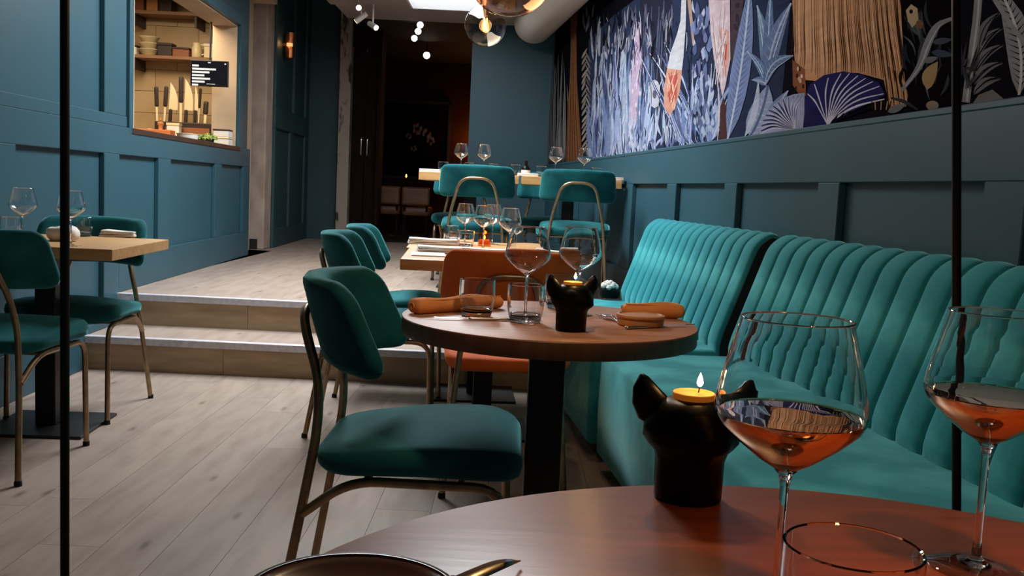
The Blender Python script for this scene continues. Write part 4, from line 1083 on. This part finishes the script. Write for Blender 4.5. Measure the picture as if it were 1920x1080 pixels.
# ------------------------------------------------------------------ added posts standing in for two dark vertical lines, likely an overlay
for lab, x, Y, w in (('added slim dark post, floor to ceiling at the left, standing in for an overlay line', 121.5, 1.12, 17), ('added slim dark post at right, leaning before the banquette, standing in for an overlay line', 1793.5, 1.06, 17)):
    a = on_y(x, -420, Y); b = on_y(x, 1500, Y)  # both ends set on one image column, hence the tilt
    k = (2.72 - b.z) / (a.z - b.z); top = b.lerp(a, k); k0 = (0 - b.z) / (a.z - b.z); foot = b.lerp(a, k0)
    o = thing('post', lab, 'post', foot); v = top - foot; r = w * Y / F / 2  # called a post, but made up in place of an overlay line
    MB().tube([(0, 0, 0), v], r, 12).build('shaft', M_BLACK, o)
    MB().lathe([(.0005, 0), (.022, 0), (.022, .006), (r, .010)], 20).build('floor_flange', M_BLACK, o, auto=40)
    MB().lathe([(r, -.010), (.022, -.006), (.022, 0), (.0005, 0)], 20, v).build('ceiling_flange', M_BLACK, o, auto=40)

# ------------------------------------------------------------------ kitchen seen through the hatch
M_KDARK = mat('dark_kitchen_plastic', rgb(46, 34, 32), .5); M_KWOOD = mat('kitchen_shelf_wood', rgb(150, 112, 80), .6, col2=rgb(130, 94, 66), scale=5, stretch=(1, 8, 8))
M_KBROWN = mat('brown_kitchen_box', rgb(140, 84, 52), .6); M_KCREAM = mat('cream_crockery', rgb(222, 204, 160), .35); M_BLADE = mat('kitchen_blade_steel', rgb(238, 222, 184), .35, metal=.15)
KY = 8.75
struct(MB().box(-4.55, -2.60, 8.35, 9.1, .35, 1.245).build('counter', M_KWOOD, smooth=False)) if False else None
t = thing('kitchen_counter', 'kitchen worktop behind the hatch with a steel top', 'counter', (0, 0, 0))
MB().box(-4.55, -2.66, 8.40, 9.1, PLAT, 1.33).build('cabinet', M_KWOOD, t, smooth=False); MB().box(-4.57, -2.64, 8.36, 9.1, 1.33, 1.365).build('worktop', M_STEEL, t, smooth=False, bev=.004)
def shelf(lab, y, zoff=0):
    a = on_y(236, y, 8.98); b = on_y(412, y + 12, 8.98)
    t = thing('shelf', lab, 'shelf', (0, 0, a.z))
    MB().box(a.x - .6, -2.60, 8.84, 9.108, -.03, 0).build('board', M_KWOOD, t, smooth=False, bev=.003)
    for x in (-3.5, -2.95): MB().box(x - .01, x + .01, 8.86, 9.108, -.13, -.03).build('bracket', M_KDARK, t, smooth=False)
    return a.z
s1 = shelf('upper wooden shelf in the kitchen, cut by the slanting hatch head', 22); s2 = shelf('lower wooden shelf in the kitchen, carrying bowls', 104)
def sx(x): return on_y(x, 100, 8.93).x
for k in range(3):
    t = thing('mixing_bowl', ['bottom', 'middle', 'top'][k] + ' bowl of the cream stack on the lower kitchen shelf', 'bowl', (sx(278), 8.95, s2 + .055 * k), 0, 'stacked cream bowls')
    MB().lathe([(.0005, 0), (.05, 0), (.055, .004), (.088, .052), (.092, .054), (.090, .058), (.084, .055), (.05, .01), (.0005, .01)], 24).build('body', M_KCREAM, t, auto=50)
    MB().lathe([(.090, .054), (.095, .056), (.095, .060), (.088, .060)], 24).build('rim', M_PAPER, t)
def kbox(lab, x, z, w, h, d, m, lidm, Y=8.95, name='storage_box', cat='box'):
    t = thing(name, lab, cat, (x, Y, z))
    MB().box(-w / 2, w / 2, -d / 2, d / 2, 0, h * .8).build('body', m, t, smooth=False, bev=.006); MB().box(-w / 2 - .004, w / 2 + .004, -d / 2 - .004, d / 2 + .004, h * .8, h).build('lid', lidm, t, smooth=False, bev=.004)
kbox('small white pot at the left end of the lower kitchen shelf', sx(251), s2, .06, .09, .08, M_PAPER, M_KDARK)
kbox('dark box beside the cream bowls on the lower kitchen shelf', sx(311), s2, .13, .12, .12, M_KDARK, M_KDARK)
kbox('brown tray of jars in the middle of the lower kitchen shelf', sx(342), s2, .15, .085, .14, M_KBROWN, M_KDARK)
kbox('cream box at the right end of the lower kitchen shelf', sx(398), s2, .13, .13, .12, M_KCREAM, M_PAPER)
t = thing('jug', 'pale jug with a curved handle on the lower kitchen shelf', 'jug', (sx(369), 8.93, s2))
MB().lathe([(.0005, 0), (.04, 0), (.045, .01), (.045, .09), (.034, .11), (.038, .135), (.034, .135), (.03, .11), (.0005, .1)], 20).build('body', M_KCREAM, t, auto=60)
MB().tube(fillet([(.04, 0, .03), (.085, 0, .04), (.08, 0, .12), (.035, 0, .12)], .025), .008, 8).build('handle', M_KCREAM, t)
for lab, x, w, m in (('brown box at the left of the upper kitchen shelf', 262, .12, M_KBROWN), ('tan box in the middle of the upper kitchen shelf', 290, .10, M_TANWOOD), ('dark brown box on the upper kitchen shelf by the hatch head', 315, .11, M_KDARK)):
    kbox(lab, on_y(x, 15, 8.95).x, s1, w, .16, .14, m, M_KBROWN)
# order screen
a = on_y(358, 112, 7.92); b = on_y(428, 164, 7.92)
t = thing('order_screen', 'black order screen with white text lines hanging in the kitchen hatch', 'screen', ((a.x + b.x) / 2, 7.92, (a.z + b.z) / 2))
w, h = (b.x - a.x) / 2, (a.z - b.z) / 2
MB().box(-w, w, -.012, .012, -h, h).build('casing', M_BLACK, t, smooth=False, bev=.004)
MB().box(-w + .008, w - .008, -.0135, -.012, -h + .012, h - .008).build('display', emission('dark_display', (.012, .012, .016, 1), 1), t, smooth=False)
tx = MB()
for k, L in enumerate((.18, .66, .48, .34, .50, .35, .17)):
    z = h - .045 - .0255 * k; tx.box(-w + .016, -w + .016 + L * 1.9 * w, -.0145, -.0135, z - .0075, z + .0075)
tx.box(-.01, .012, -.0145, -.0135, h - .022, h - .014); tx.box(w - .03, w - .016, -.0145, -.0135, h - .028, h - .020); tx.box(-.02, .05, -.0145, -.0135, -h + .017, -h + .021)
tx.build('text_lines', emission('screen_white', (1, .97, .9, 1), 1.0), t, smooth=False)
MB().tube([(0, .01, h), (0, .02, WZ1 - .012 - (a.z + b.z) / 2)], .008, 8).build('hanger', M_BLACK, t)
# knives standing in a dark block
zc = 1.365
t = thing('knife_block', 'dark knife block standing on the kitchen worktop', 'knife block', (on_y(350, 225, 8.7).x, 8.7, zc))
MB().box(-.27, .24, -.05, .05, 0, .135).build('block', M_KDARK, t, smooth=False, bev=.006); MB().box(-.17, .22, -.052, -.05, .03, .09).build('front_label', M_KBROWN, t, smooth=False)
def kknife(lab, x, ytop, ybot, blade_up, tilt=0.0, thin=1.0):
    p0 = on_y(x, ybot, 8.7); p1 = on_y(x, ytop, 8.7); z0 = zc + (.245 if blade_up else .12); L = p1.z - z0
    t = thing('kitchen_knife', lab, 'kitchen knife', (p0.x, 8.7, z0)); t.rotation_euler = (0, tilt, 0)
    if blade_up:
        n = 9; rings = []
        for i in range(n + 1):
            z = L * i / n; wd = .078 * thin * (1 - (i / n) ** 3); rings.append([(-.018 * thin, 0, z), (-.018 * thin + wd / 2, -.0015, z), (-.018 * thin + wd, 0, z), (-.018 * thin + wd / 2, .0015, z)])
        MB().loft(rings).build('blade', M_BLADE, t, auto=20)
        MB().cushion(.03, .15, .01, .02, lambda u, v, q: (u, q, v - .07), re=.008, inner=3).build('handle', M_KDARK, t)
    else:
        MB().box(-.009 * thin, .009 * thin, -.0015, .0015, 0, L * .55).build('blade', M_BLADE, t, smooth=False)
        MB().cushion(.030 * thin + .006, L * .55, .013, .022, lambda u, v, q: (u, q, L * .73 + v), re=.010, inner=3).build('handle', M_KDARK, t, auto=180)
kknife('kitchen knife with its dark handle up, leftmost in the block', 295, 163, 215, False, -.04)
kknife('kitchen knife with its dark handle up, second in the block', 308, 162, 215, False, .05)
kknife('wide kitchen knife with its pale blade up, left of the tall dark handle', 320, 155, 215, True, .06)
kknife('kitchen knife with the tallest dark handle in the middle of the block', 339, 144, 215, False, 0, 1.2)
kknife('longest kitchen knife with its pale blade pointing up', 349, 148, 215, True, .03)
kknife('slim kitchen knife right of the longest blade', 366, 160, 215, True, .02, .4)
kknife('slim dark kitchen knife below the order screen', 372, 165, 215, False, .05, .6)
kknife('short dark handled kitchen tool under the order screen', 384, 190, 222, False, .05, 1.3)
kknife('rightmost slim kitchen tool leaning in the block', 397, 176, 225, False, .14, .5)
def on_counter(x): return on_y(x, 240, 8.52).x
t = thing('pepper_mill', 'turned wooden pepper mill in front of the knives', 'pepper mill', (on_counter(301), 8.52, zc))
MB().lathe([(.0005, 0), (.03, 0), (.03, .02), (.018, .05), (.02, .09), (.028, .10), (.028, .115), (.0005, .13)], 16).build('body', M_TANWOOD, t, auto=50); MB().lathe([(.0005, .128), (.014, .135), (.014, .150), (.0005, .158)], 12).build('knob', M_TANWOOD, t)
kbox('white tub in front of the wide blade in the kitchen', on_counter(322), zc, .11, .12, .07, M_PAPER, M_KCREAM, 8.58, 'tub', 'tub')
t = thing('cutting_board', 'orange brown cutting board lying on the hatch worktop', 'board', (on_counter(300), 8.46, zc)); MB().box(-.18, .14, -.08, .05, .0, .05).build('board', mat('orange_wood', rgb(206, 124, 62), .5, col2=rgb(190, 108, 52), scale=6), t, smooth=False, bev=.006); MB().lathe([(.008, .05), (.02, .05), (.022, .056), (.008, .056)], 12, (-.05, -.05, 0)).build('hang_ring', M_PAPER, t)
SZ = WZ0 + .004
def sp(x, back): 
    u = None
    r = ray(x, 250); k = (Vector((-2.03, 0, 0)) - EYE); n = Vector((1, .04, 0)).normalized()
    o = Vector((-2.03, 0, 0)) - n * back; p = EYE + r * ((o - EYE).dot(n) / r.dot(n)); return p
p = sp(352, .12); t = thing('serving_dish', 'white oval serving dish on the hatch sill', 'dish', (p.x, p.y, SZ)); MB().lathe([(.0005, 0), (.06, 0), (.075, .045), (.078, .045), (.07, .01), (.0005, .01)], 24).build('body', M_PAPER, t, auto=50); MB().lathe([(.075, .043), (.082, .045), (.082, .049), (.073, .049)], 24).build('rim', M_KCREAM, t)
p = sp(388, .12); t = thing('herb_pot', 'bunch of green herbs in a dark pot on the hatch sill', 'herbs', (p.x, p.y, SZ)); MB().lathe([(.0005, 0), (.05, 0), (.06, .04), (.055, .04), (.0005, .03)], 18).build('pot', M_KDARK, t, auto=50)
M_HERB = mat('herb_green', rgb(112, 142, 54), .7, col2=rgb(150, 172, 84), scale=40)
hb = MB(); r4 = random.Random(5)
for k in range(120):
    a = r4.uniform(0, 2 * pi); rr = .085 * sqrt(r4.random()); z = .035 + r4.random() * .06 * (1 - rr / .11); c = Vector((rr * cos(a), rr * sin(a), z)); d = Vector((r4.uniform(-1, 1), r4.uniform(-1, 1), r4.uniform(.2, 1))).normalized() * .016; e = d.orthogonal().normalized() * .007
    hb.add([c - d, c + e, c + d, c - e], [(0, 1, 2, 3)])
h_ = hb.build('leaves', M_HERB, t, smooth=False); h_['kind'] = 'stuff'
for k, (x, bk, z, w, h) in enumerate(((418, .09, 0, .13, .07), (418, .09, .07, .125, .065), (436, .06, 0, .08, .075))):
    p = sp(x, bk); kbox(['lower white takeaway box at the right end of the hatch sill', 'upper white takeaway box with a dark lid at the right of the hatch sill', 'small pale box in the right corner of the hatch sill'][k], p.x, SZ + z, w, h, .12, M_PAPER, M_KCREAM if k != 1 else M_KDARK, p.y, 'takeaway_box', 'box')
t = thing('kitchen_lamp', 'flat kitchen ceiling lamp', 'lamp', (-3.0, 7.6, 2.658)); MB().box(-.5, .5, -.4, .4, -.05, 0).build('body', M_SPOTWHITE, t, smooth=False, bev=.01); MB().box(-.47, .47, -.37, .37, -.056, -.05).build('diffuser', emission('kitchen_lamp_glow', (1, .8, .55, 1), 2), t, smooth=False)
